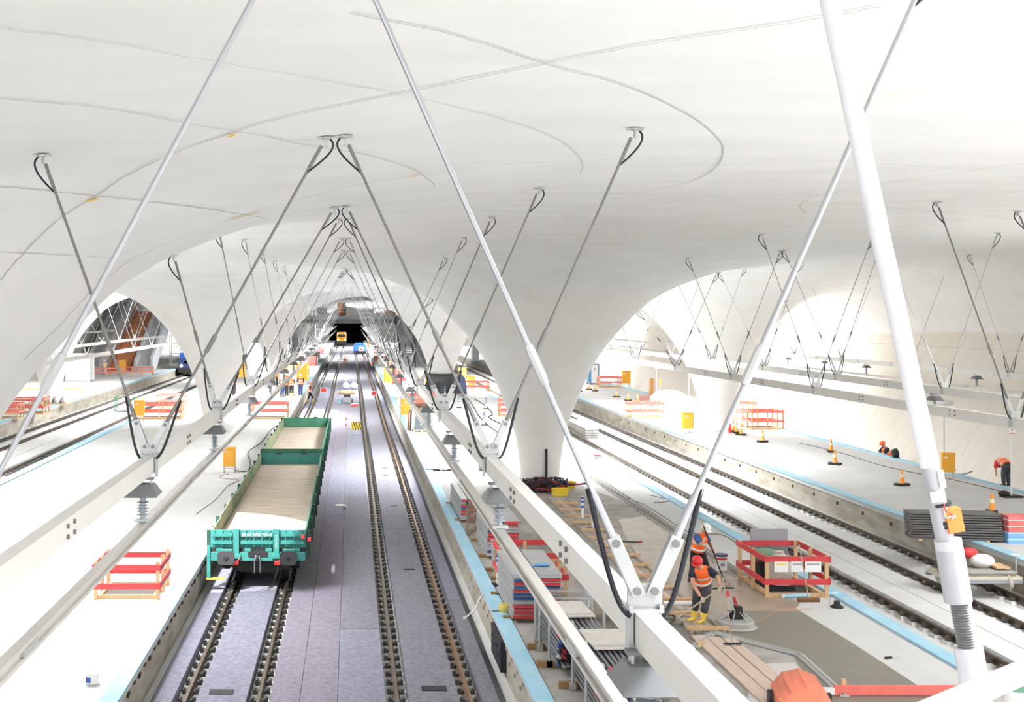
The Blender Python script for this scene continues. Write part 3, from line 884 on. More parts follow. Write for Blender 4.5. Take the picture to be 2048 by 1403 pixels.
# ------------------------------------------------------------------ footbridge across the hall, stairs, escalators
m_steelw = mat('bridge_paint', (206, 208, 210), 0.5)
m_steelg = mat('bridge_grey', (150, 152, 156), 0.6)
m_orange = mat('site_orange', (230, 146, 60), 0.6)
m_salmon = mat('barrier_red_haze', (228, 118, 108), 0.6, noise=.08, scale=6)  # red washed paler, haze and overexposure of far boards painted in
m_wood = mat('timber_pale', (214, 178, 134), 0.75, noise=0.12, scale=5, stretch=(4, 4, .6))
YB = 190.0
br = thing('footbridge', 'white steel footbridge crossing high above the tracks', 'bridge', (0, YB, .6), kind='thing')
MB().box(-34, 33, 0, 7, 6.6, 7.25).build('deck', m_steelw, br)
MB().box(-34, 33, .5, 6.5, 6.0, 6.6).build('girder', m_steelg, br)
for x in (-17, -8.9, 8.2, 20): MB().box(x - .5, x + .5, 2, 5, ZP - .6, 6.0).build('pier', m_steelw, br)
rl = MB()
for x in np.arange(-33, 33, 1.6): rl.box(x - .04, x + .04, .0, .08, 7.25, 8.4)
rl.box(-34, 33, 0, .08, 8.35, 8.43).box(-34, 33, 0, .08, 7.8, 7.86)
g_ = rl.build('guard_railing', m_steelw, br)
for i, (x, w, c, z0, h) in enumerate(((-8.3, 2.6, m_salmon, 8.0, .5), (-8.3, 2.6, m_salmon, 9.0, .4), (2.2, 3.0, m_white, 7.3, .9), (-4.6, 1.6, m_steelg, 7.3, 1.2), (6.3, 2.0, m_orange, 7.3, .7))):
    o = thing('bridge_material', ('red guard boards on the footbridge', 'upper red guard boards on the footbridge', 'white packed boards on the footbridge', 'grey crate on the footbridge', 'orange pallet stack on the footbridge')[i], 'boards', (x, YB + 1.5, z0 + .6))
    MB().box(-w / 2, w / 2, -.1 if i < 2 else -.6, .1 if i < 2 else .6, 0, h).build('board', c, o)
    if i < 2:
        for dx in (-w / 2 + .2, w / 2 - .2): MB().box(dx - .06, dx + .06, .1, .2, 7.25 - z0, h + .1).build('post', m_wood, o)
    else:
        for k in range(3): MB().box(-w / 2 - .02, w / 2 + .02, -.62, .62, h * (k + .5) / 3 - .02, h * (k + .5) / 3 + .02).build('strap', m_zinc, o)
o = thing('site_cabin', 'tall yellow cabin standing on the footbridge', 'cabin', (-1.55, YB + 2.5, 7.85))
MB().box(-.6, .6, -.6, .6, .12, 2.0).build('cabin_body', m_orange, o); MB().box(-.65, .65, -.65, .65, 2.0, 2.1).build('cabin_roof', m_yel, o)
MB().box(-.4, .4, -.64, -.6, .25, 1.8).build('cabin_door', m_orange, o); MB().box(-.62, .62, -.62, .62, 0, .12).build('cabin_skid', m_black, o)

def stair(x, y0, y1, z0, z1, w, label, m, n, ms, rail_m, cat='stairs'):
    o = thing('staircase', label, cat, (x, y0, z0))
    dy, dz = (y1 - y0) / n, (z1 - z0) / n
    me = MB().box(-w / 2, w / 2, 0, dy * 1.05, -dz * .9, 0).mesh('step', m)
    for k in range(n): inst('step', me, o, (0, k * dy, (k + 1) * dz))
    for s_ in (-1, 1):
        b = MB(); x0, x1 = sorted((s_ * w / 2, s_ * (w / 2 + .12)))
        L, Hh = y1 - y0, z1 - z0
        b.add([(x0, 0, 0), (x0, L, Hh - .4), (x0, L, Hh + .25), (x0, 0, .45), (x1, 0, 0), (x1, L, Hh - .4), (x1, L, Hh + .25), (x1, 0, .45)],
              [(0, 1, 2, 3), (7, 6, 5, 4), (0, 3, 7, 4), (3, 2, 6, 7), (1, 5, 6, 2), (0, 4, 5, 1)])
        b.build('stringer', ms, o)
        h = MB().tube([(x0, 0, 1.1), (x0, L, Hh + 1.1)], .05, 8)
        ho = h.build('handrail', rail_m, o)
        pm_ = MB().box(-.03, .03, -.03, .03, 0, 1.1).mesh('rail_post', rail_m)
        for k in range(7): inst('rail_post', pm_, ho, (x0, L * k / 6, Hh * k / 6))
    return o
m_wrap = mat('plastic_wrap', (206, 208, 210), 0.35, noise=.15, scale=1.5, stretch=(1, 1, .3), bump=.3)
stair(7.8, 162, 189.5, ZP, 7.8, 1.7, 'grey staircase rising to the footbridge', m_steelg, 34, mat('cladding_dark', (86, 86, 90), .7), m_clip)
stair(-29.0, 150, 170, ZP, 8.4, 2.3, 'orange timber stair between the wrapped escalators', mat('stair_orange', (214, 148, 106), .7, noise=.1, scale=3), 30, mat('stair_orange2', (196, 110, 66), .7), mat('stair_orange2', (196, 110, 66), .7))
def escal(x0, x1, y0, y1, w, label):
    o = thing('escalator', label, 'escalator', (x0, y0, ZP))
    L = y1 - y0; Hh = 8.2; sx = x1 - x0
    for q, (xa, xb, h) in enumerate(((-w / 2, -w / 2 + .35, 1.5), (-w / 2 + .35, w / 2 - .35, .7), (w / 2 - .35, w / 2, 1.5))):
        b = MB(); n = 14; vs = []; fs = []
        for i in range(n + 1):
            t = i / n; yy = t * L; zz = t * Hh; dx = sx * t
            j = .05 * math.sin(i * 2.3 + q)
            vs += [(xa + dx + j, yy, max(0, zz - .9)), (xb + dx + j, yy, max(0, zz - .9)), (xb + dx + j, yy, zz + h + j), (xa + dx + j, yy, zz + h + j)]
        for i in range(n):
            for k in range(4): fs.append((i * 4 + k, i * 4 + (k + 1) % 4, i * 4 + 4 + (k + 1) % 4, i * 4 + 4 + k))
        fs += [(0, 3, 2, 1), (n * 4, n * 4 + 1, n * 4 + 2, n * 4 + 3)]
        b.add(vs, fs).build('wrapped_balustrade' if q != 1 else 'wrapped_steps', m_wrap, o)
    return o
escal(-32.2, -32.2, 150, 170, 2.0, 'plastic wrapped escalator on the far side of the orange stair')
escal(-26.0, -26.0, 150, 170, 2.3, 'plastic wrapped escalator nearest the tracks beside the orange stair')

# grey retaining blocks and cladding seen beyond the arches
m_clad = mat('cladding_grey', (140, 140, 144), 0.7, noise=.1, scale=.6)
for i, (x0, x1, y0, y1, z1, lb) in enumerate(((-14.2, -10.2, 178, 186, 6.0, 'grey clad lift shaft on the wagon side of the bridge'), (9.6, 11.0, 176, 188, 6.0, 'dark clad stair cheek beside the grey staircase'), (-13.2, -11.6, 152, 158, 4.2, 'wrapped grey column casing left of the tracks'))):
    o = thing('lift_shaft', lb, 'shaft', ((x0 + x1) / 2, y0, ZP))
    w = (x1 - x0); n = 4
    for k in range(n):
        MB().box(-w / 2, w / 2, 0, y1 - y0, k * (z1 - ZP) / n + .03, (k + 1) * (z1 - ZP) / n).build('cladding_panel', m_clad if i != 2 else m_wrap, o)
# scaffold towers under the bridge
def tower(x, y, w, d, h, label, m):
    o = thing('scaffold_tower', label, 'scaffold', (x, y, ZP))
    for dx in (-w / 2, w / 2):
        for dy in (0, d): MB().box(dx - .05, dx + .05, dy - .05, dy + .05, 0, h).build('standard', m, o)
    n = int(h / 1.5)
    for k in range(n + 1):
        z = min(h, k * 1.5 + .1)
        MB().box(-w / 2, w / 2, -.04, .04, z - .04, z + .04).build('ledger', m, o)
        if k < n: MB().bar((-w / 2, 0, z), (w / 2, 0, z + 1.5), .07).build('brace', m, o)
        if k % 2 and k < n: MB().box(-w / 2, w / 2, 0, d, z - .03, z + .03).build('deck_board', m_wood, o)
    return o
for i, (x, y) in enumerate(((-10.4, 176), (-9.2, 184), (6.0, 186), (8.6, 206), (-5.6, 215))):
    tower(x, y, 1.6, 1.5, 5.6, ('white scaffold tower left of the tracks before the footbridge', 'white scaffold tower close under the footbridge', 'white scaffold tower right of the tracks under the footbridge', 'white scaffold tower behind the footbridge on the right', 'white scaffold tower behind the footbridge on the left')[i], m_steelw)
tower(-25.2, 172, 1.5, 1.5, 6.0, 'white scaffold tower beside the wrapped escalators', m_steelw)

# rail vehicles
def headlamp(o, x, z, y=-.06, r=.16): MB().lathe([(r, 0), (r, .05), (.001, .06)], 12, Matrix.Translation((x, y, z)) @ Matrix.Rotation(R(90), 4, 'X')).build('headlamp', mat('lamp_glow', (255, 250, 235), .3, emit=(255, 248, 230), estr=5.0), o)
lo = thing('work_locomotive', 'yellow work locomotive with lit headlamps at the tunnel mouth', 'locomotive', (XL + .2, 312, -.0))
MB().box(-1.25, 1.25, 0, 10, 1.1, 3.0).box(-1.2, 1.2, 1.0, 9, 3.0, 3.4).build('body', mat('loco_yellow', (226, 168, 56), .5), lo)
MB().box(-1.3, 1.3, -.1, 10, .3, 1.1).build('underframe', m_black, lo)
MB().box(-.9, .9, -.04, 0, 2.2, 2.9).build('windscreen', m_black, lo)
for x in (-.95, .55):
    for y in (1.5, 8): MB().lathe([(.05, -.07), (.42, -.07), (.42, .07), (.05, .07)], 18, Matrix.Translation((x, y, .42)) @ Matrix.Rotation(R(90), 4, 'Y')).build('wheel', m_black, lo)
for x in (-.95, .95): headlamp(lo, x, 1.5); headlamp(lo, x, 3.1)
MB().box(-.25, .25, -.05, 0, 1.75, 2.0).build('red_plate', m_red, lo)
bv = thing('rail_trolley', 'blue rail work trolley with red and white load', 'trolley', (XR, 240, 0))
m_blue = mat('vehicle_blue', (48, 92, 176), .5)
MB().box(-1.25, 1.25, 0, 5, .7, 1.9).build('body', m_blue, bv); MB().box(-1.1, 1.1, .2, 4.8, .15, .7).build('chassis', m_black, bv)
for x in (-.7, .7): MB().box(x - .12, x + .12, -.2, .4, 0, .7).build('wheel', m_black, bv)
MB().box(-.2, .9, -.12, 0, .7, 1.5).build('white_panel', m_white, bv); MB().box(.1, .6, -.16, -.12, .9, 1.2).build('red_panel', m_red, bv); MB().box(-.9, .9, 1, 4, 1.9, 2.3).build('blue_tarpaulin', m_blue, bv)
tv = thing('road_rail_truck', 'dark blue truck with headlamps on the left tracks', 'truck', (-21.5, 158, 0))
MB().box(-1.2, 1.2, 0, 6, .9, 2.2).build('cab', mat('truck_blue', (40, 56, 104), .45), tv); MB().box(-1.1, 1.1, .3, 5.6, 2.2, 2.9).build('roof_load', m_blue, tv)
MB().box(-1.25, 1.25, -.1, 6, .3, .9).build('bumper', m_black, tv)
for x in (-.75, .75):
    for y in (1.2, 4.8): MB().lathe([(.05, -.08), (.42, -.08), (.42, .08), (.05, .08)], 18, Matrix.Translation((x, y, .42)) @ Matrix.Rotation(R(90), 4, 'Y')).build('wheel', m_black, tv); MB().box(-.5, .5, -.06, 0, 1.5, 1.8).build('yellow_panel', m_yel, tv)
for x in (-.85, .85): headlamp(tv, x, 1.2, r=.2)
# ------------------------------------------------------------------ joints and tape on the shell
def catmull(pts, n=8):
    out = []
    P = [Vector(p) for p in pts]
    for i in range(len(P) - 1):
        p0, p1, p2, p3 = P[max(i - 1, 0)], P[i], P[i + 1], P[min(i + 2, len(P) - 1)]
        for k in range(n):
            t = k / n
            out.append(.5 * ((2 * p1) + (p2 - p0) * t + (2 * p0 - 5 * p1 + 4 * p2 - p3) * t * t + (3 * p1 - p0 - 3 * p2 + p3) * t**3))
    out.append(P[-1])
    return out
m_joint = mat('shell_joint', (208, 205, 200), 0.9)
m_jointd = mat('shell_joint_dark', (188, 184, 178), 0.9)
def joint(px, w=.022, m=m_jointd):
    pts = []
    for p in catmull([(a, b, 0) for a, b in px], 10):
        q = shell_hit(p.x, p.y)
        if q is None: continue
        if pts and (q - pts[-1]).length > 4: continue
        if not pts or (q - pts[-1]).length > .03: pts.append(q)
    if len(pts) < 3: return
    w *= .8
    vs = []; fs = []
    X = np.array([p.x for p in pts]); Y = np.array([p.y for p in pts])
    for i in range(len(pts)):
        d = pts[min(i + 1, len(pts) - 1)] - pts[max(i - 1, 0)]; d.z = 0
        n = Vector((-d.y, d.x, 0)).normalized() * w / 2
        for s_ in (-1, 1): vs.append((pts[i].x + s_ * n.x, pts[i].y + s_ * n.y))
    A = np.array(vs); Z = ceil_z(A[:, 0], A[:, 1]) - .008
    v3 = [(a[0], a[1], z) for a, z in zip(vs, Z.tolist())]
    for i in range(len(pts) - 1): fs.append((2 * i, 2 * i + 1, 2 * i + 3, 2 * i + 2))
    MB().add(v3, fs).build('joint_line', m, ceiling)
joint([(0, 558), (60, 490), (120, 435), (184, 395), (250, 352), (330, 312), (440, 272), (560, 235), (700, 205), (800, 185), (1090, 125), (1300, 85), (1600, 40), (1760, 10)])
joint([(47, 718), (100, 668), (165, 600), (183, 580), (260, 520), (360, 475), (470, 435), (560, 408), (700, 372), (830, 350), (1000, 328), (1160, 320), (1300, 316), (1500, 316), (1700, 322), (1900, 335)])
joint([(0, 370), (100, 380), (195, 390), (290, 400), (400, 414), (490, 428), (530, 435)])
joint([(0, 195), (200, 213), (360, 242), (500, 265), (620, 290), (720, 305), (820, 335), (860, 360), (870, 372)], .02)
joint([(0, 55), (200, 80), (400, 115), (600, 150), (790, 185), (950, 222), (1080, 262), (1140, 295), (1165, 325), (1160, 345)], .018, m_joint)
joint([(700, 25), (900, 65), (1090, 125), (1250, 170), (1370, 225), (1430, 270), (1446, 300), (1430, 335), (1380, 362), (1300, 380), (1200, 388)], .022)
joint([(700, 400), (900, 388), (1100, 385), (1300, 388), (1500, 395), (1620, 402), (1800, 415), (2048, 440)], .024)
joint([(1610, 425), (1600, 412), (1608, 402), (1640, 390), (1740, 370), (1900, 345), (2048, 325)], .022)
joint([(1790, 430), (1850, 410), (1950, 392), (2048, 380)], .02, m_joint)
m_tape = mat('tape_yellow', (240, 196, 70), 0.6)
for (px, py, l) in ((463, 268, .14), (185, 397, .16), (478, 433, .2), (508, 425, .15), (828, 350, .16), (1045, 525, .1), (1058, 580, .12), (945, 582, .12), (1025, 478, .08)):
    p = shell_hit(px, py); q = shell_hit(px + 6, py - 2)
    if p is None or q is None: continue
    d = q - p; a = math.atan2(d.y, d.x) if abs(d.y) < 3 else 0.3
    vs = []
    for u, v in ((-l / 2, -.03), (l / 2, -.03), (l / 2, .03), (-l / 2, .03)):
        x = p.x + u * math.cos(a) - v * math.sin(a); y = p.y + u * math.sin(a) + v * math.cos(a)
        vs.append((x, y, cz(x, y) - .014))
    MB().add(vs, [(0, 1, 2, 3)]).build('tape_mark', m_tape, ceiling)
# dark damp line / pipe on the central column
o = thing('drain_pipe', 'black downpipe stub on the front of the central column', 'pipe', (8.26 + .0, 52.5 - .99, ZP))
MB().tube([(.12, 0.0, .12), (.12, -.02, 1.35)], .055, 12).build('pipe_tube', m_clip, o, 'auto'); MB().lathe([(.09, 0), (.09, .12), (.06, .12)], 12, Matrix.Translation((.12, 0, 0))).build('pipe_socket', m_zinc, o)

# ------------------------------------------------------------------ screed areas on the workers' platform
pr_ = plat_obj['inner_right']; pcx = pr_.location.x
def patch(px, col, name, dz, rough=.7, noise=.12, col2=None, k=1.0):
    poly = [G(a, b) for a, b in px]
    ar = sum(poly[i][0] * poly[(i + 1) % len(poly)][1] - poly[(i + 1) % len(poly)][0] * poly[i][1] for i in range(len(poly)))
    if ar < 0: poly = poly[::-1]
    MB().prism([(x - pcx, y) for x, y in poly], ZP - .02, ZP + dz).build('screed_patch', mat(name, col, rough, noise=noise, scale=1.6, bump=.03, col2=col2, spec=.5), pr_)
patch([(870, 960), (1000, 950), (1120, 955), (1240, 1000), (1330, 1050), (1480, 1150), (1600, 1222), (1880, 1400), (1960, 1450), (1120, 1450)], (168, 164, 158), 'stained_concrete', .003, .75, .2, (146, 141, 134))
patch([(1230, 1040), (1300, 1030), (1372, 1078), (1500, 1150), (1600, 1206), (1585, 1224), (1478, 1228), (1370, 1228), (1300, 1150)], (142, 127, 109), 'wet_brown_screed', .008, .35, .15, (162, 148, 130))
patch([(1478, 1222), (1600, 1222), (1700, 1283), (1885, 1403), (1900, 1420), (1690, 1420), (1640, 1395), (1588, 1312), (1500, 1288), (1440, 1270), (1430, 1240)], (126, 121, 110), 'fresh_screed', .012, .5, .06)
patch([(1150, 1228), (1372, 1238), (1400, 1275), (1395, 1300), (1330, 1420), (1250, 1420), (1200, 1330)], (122, 117, 108), 'damp_screed', .010, .5, .1)
patch([(1060, 1040), (1130, 1030), (1220, 1110), (1300, 1200), (1160, 1205), (1090, 1120)], (144, 138, 130), 'damp_floor', .006, .6, .2, (160, 154, 147))
patch([(1490, 1330), (1590, 1325), (1640, 1400), (1600, 1420), (1500, 1420)], (198, 195, 190), 'dry_slab', .014, .8, .08)
# drainage channel of grey edging strips
o = thing('drain_channel', 'long grey drainage channel set into the workers platform', 'channel', (10.6, 0, ZP))
for dx, w in ((-.2, .05), (.0, .22), (.2, .05)):
    MB().box(dx - w / 2, dx + w / 2, 32.5, 75, -.01, .03 if w < .1 else .012).build('channel_strip', mat('channel_grey', (150, 146, 140), .7) if w < .1 else mat('channel_dark', (120, 115, 108), .8), o)
for i, (xa, xb) in enumerate(((12.05, 11.95), (9.2, 9.6))):
    pass

# formwork ladder with cross battens
m_plank = mat('plank_grey', (176, 164, 150), 0.8, noise=.15, scale=3, stretch=(6, .6, 1))
m_pink = mat('plank_pink', (204, 184, 168), 0.8, noise=.12, scale=3, stretch=(6, .6, 1))
o = thing('formwork_channel', 'timber formwork channel with cross battens beside the two workers', 'formwork', (7.95, 0, ZP))
for s_ in (-.36, .36):
    for k in range(4): MB().box(s_ - .03, s_ + .03, 26.7 + k * 4.9, 26.7 + (k + 1) * 4.9 - .02, .0, .09).build('side_form', m_plank, o)
for dx in (-.2, .0, .2):
    for k in range(3): MB().box(dx - .09, dx + .09, 26.9 + k * 6.4 + dx, 26.9 + (k + 1) * 6.4 - .05 + dx, .014, .035).build('channel_board', m_plank if dx else m_pink, o)
for k in range(14):
    MB().box(-.46 + .03 * math.sin(k * 5), .46 + .03 * math.cos(k * 3), -.05, .05, .09, .15).build('cross_batten', m_wood, o, loc=(0, 26.75 + k * 1.37, 0), rz=random.uniform(-.05, .05))
for i, (x, w, y0, y1) in enumerate(((7.62, .28, 20.8, 26.4), (7.93, .28, 21.2, 26.3), (8.24, .26, 21.0, 26.2))):
    o = thing('timber_plank', ('long pale plank lying nearest the pipe stacks', 'long pale plank between two others near the orange drum', 'long pale plank ending beside the rake')[i], 'plank', (x, y0, ZP + .015))
    MB().box(-w / 2, w / 2, 0, y1 - y0, 0, .04).build('plank_board', m_pink, o); MB().box(-w / 2 + .02, w / 2 - .02, .3, .36, .04, .046).build('nail_row', m_zinc, o)
m_alu = mat('screed_rail_alu', (196, 196, 194), .45, metal=.4)
for i, (a, b) in enumerate((((1430, 1268), (1600, 1312)), ((1600, 1312), (1690, 1395)), ((1380, 1300), (1425, 1270)))):
    A = Vector((*G(*a), 0)); B = Vector((*G(*b), 0))
    o = thing('screed_rail', ('long metal screed rail from the formwork across the fresh floor', 'metal screed rail running towards the orange drum', 'short metal screed rail beside the planks')[i], 'screed rail', (A.x, A.y, ZP + .012))
    MB().bar(Vector((0, 0, .02)), B - A + Vector((0, 0, .02)), .16, .03).build('rail_flange', m_alu, o); MB().bar(Vector((0, 0, .05)), B - A + Vector((0, 0, .05)), .02, .05).build('rail_web', m_alu, o)
for i, (px, py, rz) in enumerate(((1160, 1046, .12), (1208, 1050, -.1))):
    x, y = G(px, py); o = thing('ramp_plate', ('weathered plywood ramp plate under the striped post', 'weathered plywood ramp plate beside the formwork end')[i], 'plate', (x, y, ZP + .01), rz)
    MB().add([(-.55, -.5, 0), (.55, -.5, 0), (.55, .5, .05), (-.55, .5, .05), (-.55, -.5, .03), (.55, -.5, .03), (.55, .5, .09), (-.55, .5, .09)], [(0, 3, 2, 1), (4, 5, 6, 7), (0, 1, 5, 4), (1, 2, 6, 5), (2, 3, 7, 6), (3, 0, 4, 7)]).build('plate_board', m_plank, o)
    MB().box(-.5, .5, -.4, -.3, .0, .01).build('plate_batten', m_wood, o)
o = thing('screed_beam', 'dirty grey screed board lying across the damp floor', 'board', (6.4, 28.2, ZP + .01))
MB().box(-1.25, 1.15, -.06, .06, 0, .22).build('board', m_plank, o); MB().box(-1.2, 1.1, -.3, -.06, 0, .06).build('mortar_heap', mat('wet_mortar', (120, 114, 106), .6, bump=.6, scale=12), o)
MB().cbox((.75, -.1, .16), (.18, .06, .36), ry=.25).build('support_block', m_plank, o)
o = thing('plastic_roll', 'white rolled plastic sheet lying behind the red-helmeted worker', 'roll', (*G(1362, 1222), ZP + .17), -.15)
MB().tube([(-.4, 0, .0), (.4, .05, .03)], .06, 12).build('roll_body', m_white, o, 'auto'); MB().tube([(.4, .05, .03), (.46, .055, .035)], .03, 10).build('roll_core', m_plank, o, 'auto')

# ------------------------------------------------------------------ guard boxes of red boards on timber posts
def board_mesh(L, t=.03, h=.14, m=m_salmon): return MB().box(-L / 2, L / 2, -t / 2, t / 2, -h / 2, h / 2).mesh('red_board', m)
m_redb = mat('guard_red', (206, 66, 70), .6, noise=.1, scale=5)
def guard(x, y, w, d, label, rz=0.0, h=1.05, m=None, sill=True, rows=(.5, .95), sides='fblr', posts=2, group='red guard boxes around floor openings'):
    m = m or m_redb
    o = thing('guard_box', label, 'barrier', (x, y, ZP), rz, group)
    pm_ = MB().box(-.045, .045, -.03, .03, 0, h).mesh('timber_post', m_wood)
    xs = [-w / 2 + w * i / (posts - 1) for i in range(posts)] if posts > 1 else [0]
    for xx in xs:
        for yy in (-d / 2, d / 2): inst('timber_post', pm_, o, (xx, yy, 0))
    for yy in (0,):
        for xx in (-w / 2, w / 2): inst('timber_post', pm_, o, (xx, yy, 0))
    bw = board_mesh(w + .16, m=m); bd = board_mesh(d + .16, m=m)
    for z in rows:
        j = random.uniform(-.02, .02)
        if 'f' in sides: inst('red_board', bw, o, (0, -d / 2 - .05, z + j))
        if 'b' in sides: inst('red_board', bw, o, (0, d / 2 + .05, z - j))
        if 'l' in sides: inst('red_board', bd, o, (-w / 2 - .065, 0, z + j), (0, 0, R(90)))
        if 'r' in sides: inst('red_board', bd, o, (w / 2 + .065, 0, z - j), (0, 0, R(90)))
    if sill:
        sm = MB().box(-w / 2, w / 2, -.04, .04, 0, .1).mesh('timber_sill', m_wood); sd = MB().box(-.04, .04, -d / 2, d / 2, 0, .1).mesh('timber_sill', m_wood)
        for yy in (-d / 2 + .08, d / 2 - .08): inst('timber_sill', sm, o, (0, yy, 0))
        for xx in (-w / 2 + .09, w / 2 - .09): inst('timber_sill', sd, o, (xx, 0, 0))
        MB().box(-w / 2 + .15, w / 2 - .15, -d / 2 + .15, d / 2 - .15, .002, .012).build('opening_cover', mat('opening_dark', (88, 84, 80), .8), o)
    return o
random.seed(21)
gb2 = guard(11.2, 31.2, 1.5, 2.1, 'red guard box holding a dirty machine beside the right tracks', rows=(.42, .97), posts=2)
for i, (xx, w) in enumerate(((-.42, .34), (-.02, .3), (.38, .4))):
    MB().box(xx - w / 2, xx + w / 2, -1.13, -1.118, .66, .92).build('paper_notice', m_white, gb2)
    MB().box(xx - w / 2 + .04, xx + w / 2 - .04, -1.133, -1.13, .84, .87).build('notice_stripe', (m_yel, m_steelg, m_steelg)[i], gb2)
o = thing('drum_machine', 'dirty grey drum machine with green cover inside the guard box', 'machine', (11.0, 31.3, ZP))
MB().lathe([(.001, 0), (.28, .02), (.32, .5), (.22, .72), (.12, .8), (.12, .86)], 18, Matrix.Translation((.1, -.2, .12))).build('drum', mat('drum_dirty', (196, 190, 180), .7, noise=.2, scale=5), o, 'auto')
MB().sphere((-.1, .3, .78), .34, 14, 8, (1.1, .9, .55)).build('green_cover', mat('cover_green', (112, 140, 116), .8, bump=.5, scale=6), o, True)
MB().box(-.4, .4, -.5, .6, .0, .12).box(-.35, .25, .0, .55, .12, .55).build('machine_base', m_black, o)
o = thing('backing_board', 'grey board standing behind the machine guard box', 'board', (11.3, 32.45, ZP))
MB().box(-.5, .5, -.03, .03, 0, 1.32).build('board_panel', m_steelg, o); MB().box(-.5, .5, .03, .1, .2, .28).build('board_batten', m_wood, o)
def px_m(py): return (py - CY) / (H - ZP)
gb1 = guard(*[v + q for v, q in zip(G(1070, 1190), (0, .9))], 1.55, 1.7, 'red guard box between the scaffold deck stacks', rows=(.45, 1.0), posts=3)
o = gb1
guard(*[v + q for v, q in zip(G(252, 1200), (.0, .9))], 1.55, 1.6, 'overexposed red guard box beside the wagons in sunlight', rows=(.35, .8), h=.95)
guard(*G(541, 836), 2.4, 1.6, 'red guard box behind the wagons on the bright platform', m=m_salmon, rows=(.55, 1.05), h=1.2)
guard(*G(322, 836), 2.9, 1.6, 'red guard box next to the yellow heater at the left tracks', m=m_salmon, rows=(.5, 1.0), h=1.15, posts=3)
guard(*G(345, 815), 2.2, 1.4, 'pale red guard box half behind another at the left tracks', m=m_salmon, rows=(.5, 1.0))
guard(*G(52, 826), 2.9, 1.8, 'red guard box with white sheets on the far left platform', m=m_salmon, posts=3, rows=(.5, 1.05), h=1.2)
guard(*G(12, 836), 2.0, 1.6, 'red guard box at the left picture edge', m=m_salmon, rows=(.5, 1.0))
guard(*G(203, 752), 4.4, 1.2, 'long red barrier in front of the wrapped escalator', m=m_salmon, posts=4, sill=False, sides='f')
guard(*G(275, 750), 3.6, 1.2, 'long red barrier beside the orange stair foot', m=m_salmon, posts=4, sill=False, sides='f')
guard(*G(1525, 856), 1.9, 1.8, 'red guard box with paper notices behind the three close cones', m=m_salmon, posts=3, rows=(.5, 1.1), h=1.25)
guard(*G(1480, 836), 1.7, 1.4, 'pale red guard box beside the farthest column', m=m_salmon, rows=(.5, 1.1), h=1.2)
guard(*G(1289, 834), 2.2, 1.4, 'red guard box in sunlight left of the yellow heater', m=m_salmon, posts=3, rows=(.45, 1.0))
guard(*G(1218, 774), 2.0, 1.4, 'red guard box next to the orange generator', m=m_salmon, rows=(.5, 1.0))
guard(*G(945, 783), 2.9, 1.2, 'red guard panels behind the black wrapped column foot', m=m_salmon, posts=3, sill=False)
guard(*G(1009, 831), .7, 1.0, 'narrow red guard panel left of the central column', m=m_salmon, rows=(.4, .8, 1.15), h=1.3)
guard(*G(845, 818), 2.0, 1.6, 'red guard box with brown tarpaulin behind the yellow heater', m=m_salmon, rows=(.6, 1.1), h=1.2)
x, y = G(845, 818); o = thing('tarpaulin_bundle', 'brown tarpaulin sagging inside the red guard box', 'tarpaulin', (x, y, ZP))
MB().sphere((0, 0, .55), .75, 16, 10, (1, .8, .6)).build('tarpaulin_sheet', mat('tarp_brown', (150, 116, 92), .8, bump=.4, scale=4), o, True); MB().box(-.3, .3, -.3, .3, .0, .16).build('tarpaulin_base', m_wood, o)

# ------------------------------------------------------------------ scaffold decks and tubes stacked along the edge
m_deck = mat('deck_galvanised', (188, 188, 188), .4, metal=.45, noise=.1, scale=6)
m_deckw = mat('deck_plywood', (206, 200, 190), .7, noise=.1, scale=4)
m_dred = mat('deck_red', (196, 52, 60), .5); m_dblue = mat('deck_blue', (44, 76, 130), .5)
_dk = {}
def _ordn(i): return ('first', 'second', 'third', 'fourth', 'fifth', 'sixth', 'seventh', 'eighth', 'ninth', 'tenth', 'eleventh', 'twelfth', 'thirteenth')[i]
def deck_proto(L, w, h):
    key = (L, w, h)
    if key not in _dk:
        body = MB().box(-w / 2, w / 2, 0, L, h * .72, h * .94).box(-w / 2 + .012, -w / 2 + .03, 0, L, 0, h * .74).box(w / 2 - .03, w / 2 - .012, 0, L, 0, h * .74).mesh('deck_body', m_deck)
        caps = {k: MB().box(-w / 2 + .03, w / 2 - .03, -.05, .02, h * .08, h * .66).mesh('deck_end', m) for k, m in (('red', m_dred), ('blue', m_dblue), ('grey', m_deck))}
        _dk[key] = (body, caps)
    return _dk[key]
def deck_stack(x, y, L, w, h, nx, nz, label, rz=0.0):
    for i in range(nx):
        for k in range(nz):
            c = random.choice(['red', 'red', 'blue', 'red', 'grey'])
            body, caps = deck_proto(L, w, h)
            px_, py_ = x + (i - (nx - 1) / 2) * (w + .03) + random.uniform(-.02, .02), y + random.uniform(-.04, .04)
            o = thing('scaffold_deck', '%s %s-ended deck from the floor, %s column, %s' % (_ordn(k), c, ('left', 'right')[i] if nx > 1 else 'only', label), 'scaffold deck', (px_, py_, ZP + .1 + k * h), rz, label)
            inst('deck_body', body, o); inst('deck_end', caps[c], o)
    for yy in (.25, L - .25):
        o = thing('timber_bearer', 'short timber bearer %s the %s' % ('near the front of' if yy < 1 else 'near the back of', label), 'timber', (x - .05, y + yy, ZP))
        MB().box(-(nx * (w + .03)) / 2 - .12, nx * (w + .03) / 2 + .06, -.06, .06, 0, .1).build('bearer_block', mat('timber_brown', (150, 118, 78), .8), o)
random.seed(33)
def FX(px, py): return G(px, py)
deck_stack(4.42, 34.9, 3.0, .46, .085, 2, 12, 'stack behind the guard box')
deck_stack(4.30, 27.7, 2.9, .56, .085, 2, 12, 'stack before the guard box')
